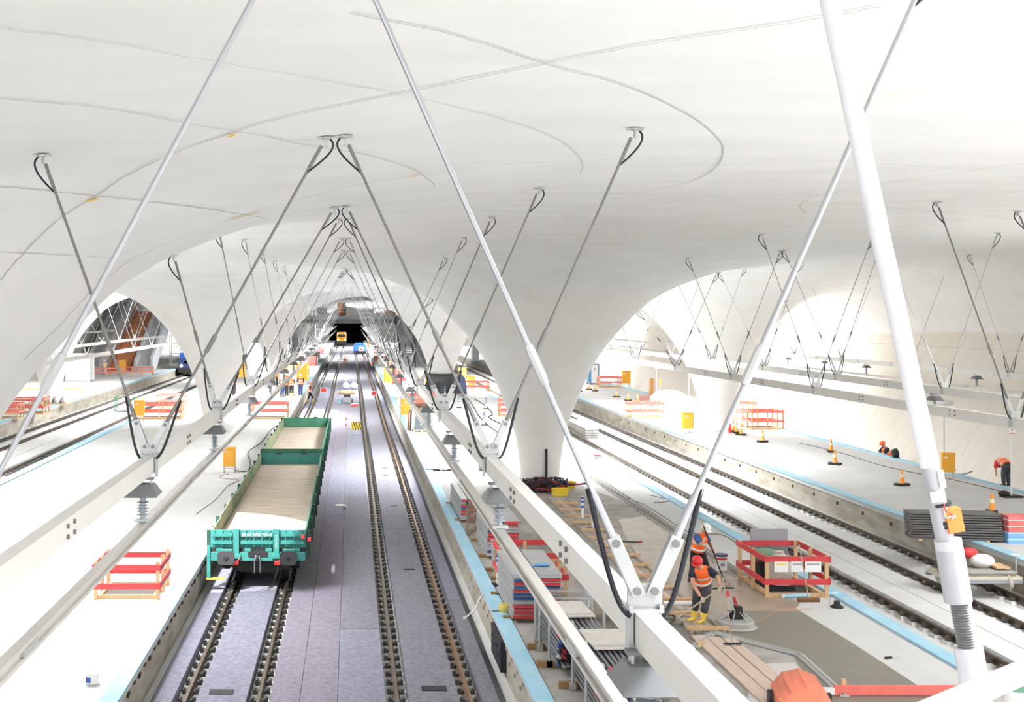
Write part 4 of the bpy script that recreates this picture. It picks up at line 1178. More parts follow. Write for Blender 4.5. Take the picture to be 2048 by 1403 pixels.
deck_stack(4.05, 31.9, 1.6, .3, .085, 1, 9, 'small stack left of the guard box')
deck_stack(3.98, 41.0, 4.2, .22, .09, 2, 8, 'farthest narrow stack')
# wire crate and mesh panels
o = thing('mesh_crate', 'wire mesh crate in front of the tall deck stack', 'crate', (4.75, 26.6, ZP))
for z in (.1, .5, .9):
    for yy in (-.35, .35): MB().box(-.5, .5, yy - .02, yy + .02, z - .02, z + .02).build('crate_bar', m_zinc, o)
    for xx in (-.5, .5): MB().box(xx - .02, xx + .02, -.35, .35, z - .02, z + .02).build('crate_bar', m_zinc, o)
for xx in (-.5, .5):
    for yy in (-.35, .35): MB().box(xx - .025, xx + .025, yy - .025, yy + .025, 0, .95).build('crate_post', m_zinc, o)
for k in range(9): MB().box(-.45 + k * .11 - .008, -.45 + k * .11 + .008, -.36, -.345, .1, .9).build('crate_wire', m_zinc, o)
MB().box(-.48, .48, -.33, .33, .08, .1).build('crate_floor', m_steelg, o)
def meshpanel(x, y, w, h, label, m):
    o = thing('wire_grid', label, 'grid', (x, y, ZP), R(70))
    MB().box(-w / 2, w / 2, -.02, .02, 0, .05).box(-w / 2, w / 2, -.02, .02, h - .05, h).box(-w / 2, -w / 2 + .05, -.02, .02, 0, h).box(w / 2 - .05, w / 2, -.02, .02, 0, h).build('panel_frame', m, o)
    for k in range(7): MB().box(-w / 2, w / 2, -.008, .008, h * (k + 1) / 8 - .008, h * (k + 1) / 8 + .008).build('panel_wire', m, o)
    for k in range(7): MB().box(-w / 2 + w * (k + 1) / 8 - .008, -w / 2 + w * (k + 1) / 8 + .008, -.008, .008, 0, h).build('panel_wire', m, o)
meshpanel(3.95, 39.2, 1.3, 1.0, 'rusty mesh panel leaning between the deck stacks', mat('mesh_rust', (134, 116, 98), .7))
meshpanel(4.1, 26.2, .9, 1.1, 'grey mesh panel beside the near pipe stack', m_zinc)
# tube bundles
m_tube = mat('tube_galvanised', (150, 150, 152), .38, metal=.55, noise=.2, scale=8)
def tube_proto(L):
    body = MB().tube([(0, 0, 0), (0, L, 0)], .026, 8).mesh('tube_body', m_tube)
    caps = []
    for m in (m_dred, m_dblue, m_clip, m_zinc):
        caps.append(MB().lathe([(.028, 0), (.048, .01), (.048, .05), (.03, .09), (.028, .12)], 8, Matrix.Rotation(R(90), 4, 'X') @ Matrix.Translation((0, 0, .0))).mesh('tube_coupler', m))
    return body, caps
def tube_stack(x, y, L, nx, nz, label, rz=0.0, z0=.12):
    body, caps = tube_proto(L)
    for k in range(nz):
        for i in range(nx):
            q = random.choice((0, 0, 1, 2, 2, 3))
            c = ('red', 'blue', 'black', 'grey')[q]
            o = thing('scaffold_tube', '%s-ended tube, %s row up, %s from the left, %s' % (c, _ordn(k), _ordn(i), label), 'scaffold tube', (x + (i - (nx - 1) / 2) * .098 + random.uniform(-.008, .008), y + random.uniform(-.15, .15), ZP + z0 + .05 + k * .098), rz, label)
            inst('tube_body', body, o); inst('tube_coupler', caps[q], o)
    for yy in (.5, L - .5):
        o = thing('timber_bearer', 'short timber bearer %s the %s' % ('near the front of' if yy < 1 else 'near the back of', label), 'timber', (x - .1, y + yy, ZP))
        MB().box(-nx * .05 - .2, nx * .05 + .05, -.06, .06, 0, .12).build('bearer_block', mat('timber_brown', (150, 118, 78), .8), o)
    for i, (dx, yy) in enumerate(((-nx * .049 - .06, .5), (-nx * .049 - .06, L * .75), (nx * .049 + .06, .5), (nx * .049 + .06, L * .75))):
        o = thing('rack_post', 'upright grey rack post %s of the %s' % (('front left', 'back left', 'front right', 'back right')[i], label), 'post', (x + dx, y + yy, ZP + .12))
        MB().tube([(0, 0, 0), (0, 0, nz * .098 + .3)], .028, 10).build('post_tube', m_zinc, o, 'auto'); MB().box(-.06, .06, -.06, .06, -.12, .0).build('post_foot', m_zinc, o)
    # boards lying on the stack
    o = thing('cover_board', 'pale board lying on top of the %s' % label, 'board', (x + .05, y + L * .35, ZP + z0 + nz * .098 + .02), .03)
    MB().box(-nx * .04, nx * .04, 0, L * .55, 0, .03).build('board', m_deckw, o); MB().box(-nx * .04, nx * .04, .1, .2, -.0, .034).build('board_batten', m_deck, o)
tube_stack(4.55, 23.7, 2.3, 10, 8, 'second tube bundle')
tube_stack(4.85, 20.95, 2.4, 12, 9, 'front tube bundle')
o = thing('strap_roll', 'yellow rolled lashing strap on the blue foam edge', 'strap', (3.7, 28.55, ZP + .05))
MB().lathe([(.05, 0), (.17, .0), (.19, .04), (.19, .13), (.17, .17), (.05, .17)], 20).build('rolled_webbing', mat('strap_yellow', (196, 178, 96), .8), o, 'auto'); MB().box(-.35, -.1, -.03, .03, .0, .02).build('loose_end', mat('strap_dark', (90, 96, 70), .8), o)
o = thing('timber_block', 'squared timber offcut beside the striped posts', 'timber', (*G(1022, 1193), ZP)); MB().box(-.2, .2, -.12, .12, 0, .2).build('timber_offcut', m_wood, o); MB().box(-.2, .2, -.121, -.12, .05, .06).build('saw_cut', m_plank, o)
o = thing('blue_glove', 'blue cloth lying on the tall deck stack', 'cloth', (4.55, 28.6, ZP + .1 + 12 * .085)); MB().sphere((0, 0, .03), .16, 12, 8, (1.2, .6, .22)).build('cloth_lump', mat('cloth_blue', (96, 156, 206), .8), o, True); MB().box(-.3, -.1, -.04, .04, .0, .012).build('cloth_flap', mat('cloth_blue', (96, 156, 206), .8), o)
o = thing('white_cable_tie', 'white cable end hanging over the platform edge', 'cable', (3.3, 30.3, .35)); MB().tube([(.05, 0, .46), (-.05, -.1, .4), (-.2, -.3, .15), (-.45, -.35, -.05)], .018, 8).build('cable', m_white, o, True); MB().cbox((-.47, -.35, -.05), (.06, .05, .05)).build('cable_plug', m_white, o)

# striped delineator posts
m_pblue = mat('stripe_blue', (44, 84, 170), .5)
def delin_proto():
    o = thing('striped_post', 'x', 'post', (0, 0, 0), group='white and blue striped posts')
    MB().lathe([(.05, .06), (.05, .82), (.04, .85)], 12).build('post_tube', m_white, o, 'auto')
    for z in (.5, .68, .8): MB().lathe([(.054, z - .045), (.054, z + .03)], 12).build('blue_band', m_pblue, o, 'auto')
    MB().box(-.17, .17, -.13, .13, 0, .06).build('post_foot', m_clip, o)
    return o
dp = delin_proto(); fst = True
for px, py, lb in ((1165, 1041, 'blue striped post on the farther ramp plate'), (1186, 1058, 'blue striped post on the nearer ramp plate'), (1176, 1219, 'blue striped post beside the dirty screed board'), (997, 1171, 'blue striped post left of the red guard box'), (1004, 1190, 'blue striped post beside the timber offcut'),
                   (972, 817, 'small blue striped post near the floor cables'), (968, 850, 'small blue striped post with dark foot on the cable'), (918, 815, 'small blue striped post behind the hanging beam'), (802, 815, 'small blue striped post at the foam edge beside the heater'), (838, 795, 'small blue striped post behind the tarpaulin box'), (890, 792, 'small blue striped post before the black wrapped column')):
    x, y = G(px, py)
    if fst: dp.location = (x, y, ZP); dp['label'] = lb; fst = False
    else: copy_tree(dp, (x, y, ZP), 0, lb)
# ------------------------------------------------------------------ tools around the two workers
x, y = G(1442, 1141)
o = thing('paint_bucket', 'white bucket with red band standing beside the drain channel', 'bucket', (x, y, ZP))
MB().lathe([(.13, 0), (.155, .02), (.165, .42), (.175, .44), (.175, .47), (.15, .47), (.15, .43)], 20).build('bucket_body', m_white, o, 'auto')
MB().lathe([(.163, .33), (.166, .39)], 20).build('red_band', m_red, o, 'auto'); MB().lathe([(.176, .42), (.177, .472), (.14, .474)], 20).build('dark_rim', mat('rim_navy', (60, 66, 92), .5), o, 'auto')
MB().cbox((0, -.163, .2), (.12, .006, .08)).build('bucket_label', m_steelg, o)
x, y = G(185, 1366)
o = thing('mortar_bucket', 'white bucket with blue label on the bright platform', 'bucket', (x, y, ZP))
MB().lathe([(.11, 0), (.12, .01), (.135, .2), (.14, .22), (.12, .22)], 20).build('bucket_body', m_white, o, 'auto'); MB().cbox((-.06, -.115, .1), (.1, .02, .1), rz=-.4).build('blue_label', m_pblue, o)
x, y = G(963, 940)
o = thing('grey_bucket', 'small grey bucket on the sunlit platform', 'bucket', (x, y, ZP))
MB().lathe([(.13, 0), (.16, .3), (.17, .32), (.15, .32)], 16).build('bucket_body', mat('bucket_grey', (120, 120, 124), .5), o, 'auto'); MB().tube([(-.16, 0, .3), (0, -.1, .2), (.16, 0, .3)], .008, 6).build('bucket_handle', m_zinc, o)

x, y = G(1472, 1254)
o = thing('power_trowel', 'round power trowel with handlebar on the fresh screed', 'trowel machine', (x, y, ZP + .012))
MB().lathe([(.46, 0), (.47, .015), (.44, .03), (.40, .05), (.40, .14), (.37, .17), (.12, .2)], 28).build('float_disc', mat('trowel_grey', (168, 166, 160), .5), o, 'auto')
MB().box(-.13, .13, -.12, .15, .2, .34).cbox((.05, .02, .4), (.16, .16, .14)).tube([(-.18, 0, .2), (-.12, 0, .3)], .03, 8).build('motor', m_black, o)
for k in range(6):
    a = k * math.pi / 3; MB().tube([(.1 * math.cos(a), .1 * math.sin(a), .36), (.36 * math.cos(a), .36 * math.sin(a), .17)], .012, 6).build('guard_spoke', m_zinc, o)
hd = MB().tube([(0, 0, .3), (-.12, .12, .62), (-.22, .2, .82)], .022, 8).build('handle_stem', m_zinc, o, 'auto')
MB().tube([(-.48, .12, .84), (-.22, .2, .84), (.04, .28, .82)], .02, 8).build('handlebar', m_clip, hd); MB().cbox((-.16, .15, .72), (.08, .08, .12)).build('switch_box', m_red, hd)
MB().cbox((.0, .06, .55), (.06, .05, .22), ry=-.3).build('red_lever', mat('lever_red', (170, 60, 60), .5), hd)

x, y = G(1465, 1295)
o = thing('garden_rake', 'upright rake with toothed head on the dry slab', 'rake', (x, y, ZP + .014))
MB().tube([(0, 0, .09), (-.19, .06, 1.48)], .016, 8).build('rake_handle', m_plank, o)
hb = MB().box(-.19, .19, -.015, .015, .07, .1).build('rake_head', m_black, o)
for k in range(12): MB().box(-.185 + k * .0336 - .005, -.185 + k * .0336 + .005, -.012, .012, 0, .08).build('rake_tooth', m_black, hb)
x, y = G(1617, 1203)
o = thing('push_broom', 'push broom leaning on the machine guard box', 'broom', (x, y, ZP))
MB().box(-.27, .27, -.05, .05, .06, .1).build('broom_head', mat('broom_brown', (130, 92, 62), .8), o); MB().box(-.27, .27, -.04, .04, 0, .06).build('broom_bristles', mat('bristle', (110, 80, 60), .9), o)
MB().tube([(0, 0, .09), (-.17, .18, 1.4)], .015, 8).build('broom_handle', m_plank, o)
x, y = G(1674, 1214)
o = thing('vibrating_tool', 'small black hand vibrator with wire guard on the screed edge', 'tool', (x, y, ZP))
MB().lathe([(.15, 0), (.15, .03), (.08, .08), (.07, .16), (.001, .18)], 16).build('tool_body', m_black, o, 'auto')
for s_ in (-.17, .17): MB().tube([(s_, 0, .02), (s_, 0, .22), (s_ * .5, 0, .26)], .008, 6).build('guard_wire', m_zinc, o)
o = thing('blue_tube', 'light blue foam tube lying before the machine guard box', 'tube', (*G(1566, 1196), ZP)); MB().tube([(0, 0, .05), (1.5, .35, .05)], .05, 10).build('foam_tube', m_foam, o, 'auto'); MB().tube([(-.02, 0, .05), (.03, .01, .05)], .053, 10).build('tube_end', m_white, o)
o = thing('trowel_knife', 'dark hand trowel lying on the pale concrete strip', 'tool', (*G(1778, 1316), ZP), .3); MB().box(-.1, .06, -.025, .025, 0, .04).build('tool_handle', m_black, o); MB().box(.06, .24, -.03, .03, 0, .01).build('tool_blade', m_zinc, o)
o = thing('float_board', 'yellowish float board lying beside the planks', 'board', (*G(1402, 1293), ZP + .015), .25); MB().box(-.22, .22, -.07, .07, 0, .03).build('board', mat('float_cream', (222, 210, 170), .7), o); MB().box(-.08, .08, -.02, .02, .03, .09).build('board_grip', m_wood, o)
o = thing('crowbar', 'red ended bar lying by the formwork', 'bar', (*G(1257, 1084), ZP), -.1); MB().tube([(-.35, 0, .02), (.3, 0, .02)], .018, 8).build('bar_shaft', m_black, o); MB().tube([(.3, 0, .02), (.42, .01, .03)], .024, 8).build('red_grip', m_red, o)
# orange mixer drum and red barrier plank at the lower picture edge
x, y = G(1602, 1424)
o = thing('mixer_drum', 'faded orange ribbed hopper drum at the lower picture edge', 'drum', (x, y, ZP), R(-12))
m_mix = mat('hopper_orange', (226, 128, 100), .6, noise=.1, scale=5)
seg = 40; pts = []
b = MB(); vs = []; fs = []
for j, (yy, rr) in enumerate(((-.62, .40), (-.5, .46), (.45, .46), (.55, .40))):
    for k in range(seg + 1):
        a = math.pi * k / seg; rb = rr + (.025 if k % 8 in (3, 4) else 0)
        vs.append((rb * math.cos(a), yy, .18 + rb * math.sin(a)))
n = seg + 1
for j in range(3):
    for k in range(seg): fs.append((j * n + k, j * n + k + 1, (j + 1) * n + k + 1, (j + 1) * n + k))
fs += [tuple(range(n - 1, -1, -1)), tuple(3 * n + k for k in range(n))]
b.add(vs, fs).build('hopper_shell', m_mix, o, 'auto')
MB().box(-.44, .44, -.55, .5, .08, .18).build('hopper_frame', m_red, o)
for s_ in (-.46, .46): MB().lathe([(.02, -.04), (.16, -.04), (.16, .04), (.02, .04)], 18, Matrix.Translation((s_ * 1.08, .2, .16)) @ Matrix.Rotation(R(90), 4, 'Y')).build('wheel', m_black, o, 'auto')
o = thing('barrier_plank', 'long pale red barrier plank at the lower picture edge', 'barrier', (10.3, 22.35, ZP))
MB().box(-1.3, 1.6, -.03, .03, .02, .2).build('plank_board', m_salmon, o)
for xx in (-1.1, 1.4): MB().box(xx - .04, xx + .04, .03, .1, 0, .3).build('plank_post', m_wood, o)
MB().box(-1.9, -1.3, -.03, .03, .04, .16).build('white_end', m_white, o); MB().box(-1.75, -1.55, -.035, .035, .035, .165).build('red_end', m_red, o)
x, y = G(1558, 1412)
x, y = G(2034, 1424)
o = thing('green_drum', 'white drum with green lid behind the handrail', 'drum', (x, y, ZP))
MB().lathe([(.2, 0), (.22, .03), (.22, .42), (.2, .45)], 20).build('drum_body', m_white, o, 'auto'); MB().lathe([(.23, .42), (.23, .48), (.001, .5)], 20).build('green_lid', mat('lid_green', (110, 160, 130), .5), o, 'auto')
# cables on floors
m_cable = mat('cable_black', (50, 48, 48), .6); m_cableg = mat('cable_grey', (120, 116, 112), .6)
def cable(px, label, r=.014, m=m_cable, z=ZP):
    P = [Vector((*G(a, b, z), r)) for a, b in px]
    o0 = P[0].copy(); o0.z = 0
    o = thing('floor_cable', label, 'cable', (o0.x, o0.y, z))
    MB().tube([p - o0 for p in catmull(P, 6)], r, 6).build('cable_run', m, o, True)
    MB().tube([P[0] - o0 + Vector((-.03, 0, 0)), P[0] - o0 + Vector((.05, 0, 0))], r * 1.6, 6).build('cable_plug', m, o)
    return o
cable([(456, 948), (440, 952), (448, 957), (478, 960), (455, 972), (432, 998), (392, 1028)], 'thin cable winding from the yellow cabinet to the foam edge', .012, m_cableg)
cable([(470, 941), (495, 942), (500, 925), (496, 905), (515, 890), (525, 882), (540, 862), (555, 850)], 'black cable running from the yellow cabinet along the wagon', .02)
cable([(915, 790), (935, 797), (948, 815), (958, 832), (978, 852), (1000, 868)], 'dark floor cable left of the central column', .03)
cable([(950, 798), (972, 812), (985, 828), (978, 835), (1008, 851)], 'second dark floor cable bending left of the central column', .03)
cable([(1180, 955), (1230, 985), (1290, 1010), (1330, 1035), (1380, 1065), (1445, 1070), (1490, 1100)], 'thin black cable crossing the pale strip', .010)
cable([(1310, 1005), (1340, 1001), (1300, 990)], 'loose black cable end near the drain channel', .01)
cable([(1480, 1243), (1520, 1240), (1560, 1222), (1620, 1217)], 'thin orange cable from the power trowel', .008, m_orange)
cable([(1600, 886), (1680, 905), (1760, 930), (1850, 950)], 'long black cable on the cone platform', .014)
cable([(1890, 956), (1960, 972), (2040, 992), (2060, 997)], 'black cable beside the light mast', .014)
cable([(1905, 945), (1930, 948), (1945, 942), (1915, 952)], 'coiled grey cable at the yellow generator', .014, m_cableg)
# dark cloth and cable heap
x, y = G(882, 940); o = thing('plastic_sheet', 'crumpled dark plastic sheet on the foam edge', 'sheet', (x, y, ZP))
b = MB(); n = 10; vs = []; fs = []
random.seed(5)
for i in range(n + 1):
    for j in range(5): vs.append(((i / n - .5) * 1.5, (j / 4 - .5) * .5 * (1 - .6 * abs(i / n - .5)), .012 + random.random() * .1))
for i in range(n):
    for j in range(4): fs.append((i * 5 + j, i * 5 + 5 + j, i * 5 + 6 + j, i * 5 + 1 + j))
b.add(vs, fs).build('sheet_folds', mat('sheet_dark', (110, 112, 118), .4, col2=(40, 42, 46), noise=.5, scale=7), o); MB().box(.2, .5, -.12, .0, .0, .03).build('sheet_fold', m_steelg, o)
x, y = G(1092, 982)
o = thing('cable_heap', 'tangled heap of black, red and blue hoses at the central column foot', 'hose heap', (x, y, ZP))
cols = [(m_clip, 9), (mat('hose_red', (170, 50, 54), .5), 3), (mat('hose_blue', (60, 84, 140), .5), 4), (mat('hose_maroon', (88, 50, 60), .5), 3)]
for m, n in cols:
    for k in range(n):
        a0 = random.uniform(0, 6.28); r0 = random.uniform(.25, .7); cx0, cy0 = random.uniform(-.35, .35), random.uniform(-.2, .2); P = []
        for i in range(12): P.append((cx0 + r0 * math.cos(a0 + i * .5) * 1.2, cy0 + r0 * .6 * math.sin(a0 + i * .5), max(.03, .25 + random.uniform(-.15, .3) - .2 * abs(cx0))))
        if k == 0: P += [(1.2 + random.random() * .3, -.1, .3), (1.5, -.15, .35)]
        MB().tube(catmull(P, 3), .028, 6).build('hose_loop', m, o, True)
MB().sphere((-.45, -.15, .08), .35, 14, 8, (1.3, .8, .45)).build('black_sack', m_clip, o, True)
for i, (px, py, w, lb) in enumerate(((1120, 990, .5, 'yellow crate at the front of the hose heap'), (1136, 976, .42, 'yellow crate behind the hose heap'))):
    o = thing('yellow_crate', lb, 'crate', (*G(px, py), ZP), .2); MB().add([(-w / 2, -.18, 0), (w / 2, -.18, 0), (w / 2, .18, 0), (-w / 2, .18, 0), (-w / 2 - .04, -.22, .28), (w / 2 + .04, -.22, .28), (w / 2 + .04, .22, .28), (-w / 2 - .04, .22, .28)], [(0, 3, 2, 1), (0, 1, 5, 4), (1, 2, 6, 5), (2, 3, 7, 6), (3, 0, 4, 7)]).build('crate_shell', m_yel, o); MB().box(-w / 2 - .05, w / 2 + .05, -.24, -.22, .24, .3).build('crate_rim', m_yel, o)

# ------------------------------------------------------------------ yellow heaters / distribution cabinets
m_cab = mat('cabinet_yellow', (238, 172, 56), .5)
def cab_proto():
    o = thing('yellow_cabinet', 'x', 'cabinet', (0, 0, 0), group='yellow site power cabinets')
    MB().box(-.27, .27, -.2, .2, .28, 1.12).build('cabinet_body', m_cab, o); MB().box(-.29, .29, -.22, .22, 1.1, 1.15).build('cabinet_lid', m_cab, o)
    MB().box(-.22, .22, -.215, -.2, .36, 1.04).build('cabinet_door', m_cab, o)
    MB().box(-.2, -.06, -.222, -.215, .92, .99).build('maker_plate', m_white, o)
    for s_ in (-.24, .24):
        MB().tube([(s_, -.28, .02), (s_, -.18, .3), (s_, .18, .3), (s_, .28, .02)], .02, 6).build('tube_leg', m_zinc, o); MB().tube([(s_, -.3, .02), (s_, .3, .02)], .02, 6).build('skid', m_zinc, o)
    MB().tube([(-.24, -.2, .2), (.24, -.2, .2)], .016, 6).build('cross_tube', m_zinc, o)
    return o
cp = cab_proto(); fst = True
for px, py, rz, sc, lb in ((459, 944, 0, 1, 'yellow power cabinet beside the near wagon'), (1375, 866, .2, 1.1, 'yellow power cabinet left of the farthest column'), (1896, 955, -.3, .95, 'yellow generator cabinet under the light mast'), (279, 840, .1, 1.2, 'yellow power cabinet at the left tracks'),
                           (812, 838, .3, 1.2, 'yellow power cabinet leaning beside the black sheets'), (605, 770, -.2, 1.9, 'large orange yellow generator behind the group of workers'), (1252, 774, 0, 1.4, 'orange generator beside the portable toilet'),
                           (245, 746, 0, 1.4, 'yellow cabinet at the foot of the orange stair'), (776, 772, 0, 1.5, 'small yellow cabinet on the foam edge far down the track'), (484, 762, .2, 1.7, 'orange yellow generator left of the slender column'), (925, 765, 0, 1.4, 'yellow cabinet behind the black wrapped column foot'), (942, 778, .4, 1.1, 'lower yellow box behind the black wrapped column foot')):
    x, y = G(px, py)
    if fst: c = cp; c.location = (x, y, ZP); c.rotation_euler = (0, 0, rz); c['label'] = lb; fst = False
    else: c = copy_tree(cp, (x, y, ZP), rz, lb)
    c.scale = (sc, sc, sc)

# ------------------------------------------------------------------ traffic cones
def cone_proto():
    o = thing('traffic_cone', 'x', 'cone', (0, 0, 0), group='orange traffic cones on the far platform')
    MB().box(-.27, .27, -.16, .16, 0, .11).build('cone_base', m_clip, o)
    MB().lathe([(.12, .11), (.1, .16), (.045, .62), (.05, .66), (.02, .7)], 14).build('cone_body', mat('cone_orange', (246, 160, 60), .5), o, 'auto')
    MB().lathe([(.082, .36), (.068, .5)], 14).build('white_band', mat('reflective_white', (240, 232, 214), .4), o, 'auto')
    return o
cn = cone_proto(); fst = True
for i, (px, py) in enumerate(((1467, 863), (1473, 866), (1482, 870), (1525, 884), (1662, 904), (1670, 929), (1804, 971), (1984, 1025), (1233, 794), (1256, 801), (1275, 805), (1190, 782), (1178, 779), (1159, 783))):
    x, y = G(px, py)
    lb = ('leftmost of the three close cones beside the column', 'middle of the three close cones beside the column', 'front one of the three close cones beside the column', 'single cone right of the three close ones', 'farther cone of the pair near the orange helmet', 'nearer cone of the pair near the orange helmet', 'cone just left of the raking prop', 'sunlit cone near the sign post', 'cone first in the row before the brown pile', 'cone second in the row before the brown pile', 'cone closest to the brown pile', 'small cone right of the portable toilet', 'small cone below the portable toilet', 'small cone left of the portable toilet')[i]
    if fst: cn.location = (x, y, ZP); cn['label'] = lb; cn.rotation_euler = (0, 0, .5); fst = False
    else: copy_tree(cn, (x, y, ZP), .5 + i, lb)

# ------------------------------------------------------------------ items on the cone platform
x, y = G(1186, 768)
o = thing('portable_toilet', 'blue and white portable toilet cabin on the cone platform', 'toilet cabin', (x, y, ZP))
m_wcb = mat('toilet_blue', (84, 132, 168), .5)
MB().box(-.55, .55, -.55, .55, .1, 2.1).build('cabin_wall', m_wcb, o); MB().box(-.28, .4, -.58, -.55, .15, 2.0).build('cabin_door', m_white, o); MB().lathe([(.8, 2.1), (.72, 2.22), (.2, 2.34), (.001, 2.35)], 4, Matrix.Rotation(R(45), 4, 'Z')).build('cabin_roof', m_white, o); MB().box(-.58, .58, -.58, .58, 0, .1).build('cabin_skid', m_clip, o); MB().box(.0, .14, -.6, -.58, 1.5, 1.7).build('door_sign', m_steelg, o)
x, y = G(1888, 942)
o = thing('light_mast', 'mobile balloon light mast behind the raking prop', 'lamp', (x, y, ZP))
MB().tube([(0, 0, .3), (0, 0, 3.0)], .025, 10).build('mast_tube', m_zinc, o, 'auto')
for a in (0, 2.1, 4.2): MB().tube([(0, 0, .75), (.55 * math.cos(a), .55 * math.sin(a), .03)], .018, 6).build('tripod_leg', m_zinc, o)
MB().lathe([(.001, 3.0), (.36, 3.03), (.42, 3.12), (.36, 3.2), (.001, 3.22)], 20).build('balloon_lamp', mat('balloon_white', (236, 234, 228), .6), o, True)
x, y = G(2023, 994)
o = thing('sign_post', 'white post with small square sign beside the bending worker', 'sign', (x, y, ZP))
MB().tube([(0, 0, .05), (0, 0, 2.55)], .032, 10).build('post_tube', m_white, o, 'auto'); MB().box(-.12, .12, -.04, -.03, 2.45, 2.75).build('sign_plate', m_white, o); MB().box(-.1, .1, -.045, -.04, 2.48, 2.52).build('sign_stripe', m_red, o)
inst('sign_lettering', text_mesh('H', .12, m_red), o, (0, -.043, 2.62), (R(90), 0, 0))
MB().box(-.35, .35, -.22, .22, 0, .08).build('post_foot', m_clip, o); MB().sphere((-.3, .0, .15), .22, 12, 8, (1, .8, .55)).build('sand_bag', m_black, o, True)
for i, (px, py, h, lb) in enumerate(((1568, 858, 3.0, 'thin dark pole beside the red guard box near the wall'), (1313, 800, 3.2, 'pale pole with white plate beyond the brown pile'), (1320, 806, 1.9, 'short yellow topped pole at the brown pile'))):
    x, y = G(px, py); o = thing('thin_pole', lb, 'pole', (x, y, ZP)); MB().tube([(0, 0, 0), (0, 0, h)], .025, 8).build('pole_tube', m_rodm if i == 0 else m_white, o); MB().box(-.2, .2, -.2, .2, 0, .05).build('pole_foot', m_clip, o)
    if i == 1: MB().box(-.15, .15, -.05, -.03, h - .6, h).build('pole_plate', m_white, o)
    if i == 2: MB().box(-.06, .06, -.06, .06, h - .5, h).build('yellow_top', m_yel, o)
x, y = G(1301, 790); o = thing('timber_baulk', 'upright orange brown timber leaning at the far wall', 'timber', (x, y, ZP)); MB().bar((0, 0, 0), (.1, .1, 1.5), .22).build('timber_leaf', mat('baulk_brown', (190, 140, 90), .7), o); MB().bar((.2, 0, 0), (.24, .1, 1.45), .18).build('timber_leaf', mat('baulk_brown', (190, 140, 90), .7), o)
x, y = G(1302, 800); o = thing('profile_pile', 'low pile of reddish brown profiles on the cone platform', 'profiles', (x, y, ZP))
for k in range(8): MB().bar((-1.4 + .1 * k, -.4 + .12 * k, .08 + .09 * (k % 3)), (1.3 + .05 * k, .1 + .1 * k, .12 + .09 * (k % 3)), .12).build('brown_profile', mat('profile_brown', (150, 106, 96), .7), o)
x, y = G(1345, 812); o = thing('white_tarpaulin', 'heap under a white sheet in full sun', 'tarpaulin', (x, y, ZP))
MB().sphere((-.3, 0, .5), 1.0, 18, 10, (1.5, .9, .8)).build('sheet', m_white, o, True); MB().sphere((1.2, .1, .3), .7, 14, 8, (1.2, .8, .7)).build('sheet_fold', m_white, o, True)
o = thing('hanging_ring', 'white sling ring hanging below the middle beam', 'ring', (17.9, 63.5, 5.40)); MB().tube([(0, 0, 0), (0, 0, -1.9)], .02, 6).build('sling', m_white, o); t = [(.28 * math.cos(k * .349), 0, -2.2 + .28 * math.sin(k * .349)) for k in range(19)]; MB().tube(t, .05, 8).build('ring', m_white, o, True)
x, y = G(1790, 916); o = thing('black_spotlight', 'round black floodlight lying at the wall foot', 'floodlight', (x, y, ZP)); MB().lathe([(.08, -.15), (.2, -.1), (.24, .1), (.2, .12), (.001, .1)], 16, Matrix.Translation((0, 0, .26)) @ Matrix.Rotation(R(80), 4, 'Y')).build('lamp_housing', m_clip, o, 'auto'); MB().box(-.2, .2, -.12, .12, 0, .05).build('lamp_foot', m_clip, o)
x, y = G(1525, 862); o = thing('fire_extinguisher', 'small red extinguisher before the guard box with notices', 'extinguisher', (x - 2.3, y - 1.0, ZP)); MB().lathe([(.09, 0), (.1, .05), (.1, .5), (.05, .58), (.02, .6)], 12).build('cylinder', m_red, o, 'auto'); MB().box(-.05, .05, -.02, .02, .6, .66).build('valve', m_clip, o)
x, y = G(1905, 1078)
o = thing('panel_stack', 'tilted stack of dark ribbed panels beside the right track', 'panel stack', (x - .6, y, ZP), R(-8))
for k in range(11): MB().box(-.75, 1.95, -.35 + .02 * k, .35 + .02 * k, .06 + k * .075, .06 + k * .075 + .05).build('dark_panel', mat('panel_dark', (96, 94, 92), .5), o)
for xx in (-.5, 1.5): MB().box(xx - .05, xx + .05, -.35, .35, 0, .06).build('bearer', m_wood, o)
x, y = G(1978, 1082); o = thing('wrapped_pallet', 'red and blue wrapped bundle at the end of the panel stack', 'bundle', (x + .75, y - .1, ZP))
MB().box(-.36, .36, -.3, .3, .0, .35).build('blue_wrap', mat('wrap_blue', (120, 170, 216), .6), o); MB().box(-.34, .34, -.28, .28, .35, .85).build('red_wrap', mat('wrap_red', (232, 120, 116), .6, noise=.3, scale=8), o)
for k in range(4): MB().box(-.37, .37, -.31, .31, .12 + k * .2, .14 + k * .2).build('wrap_band', m_white, o)
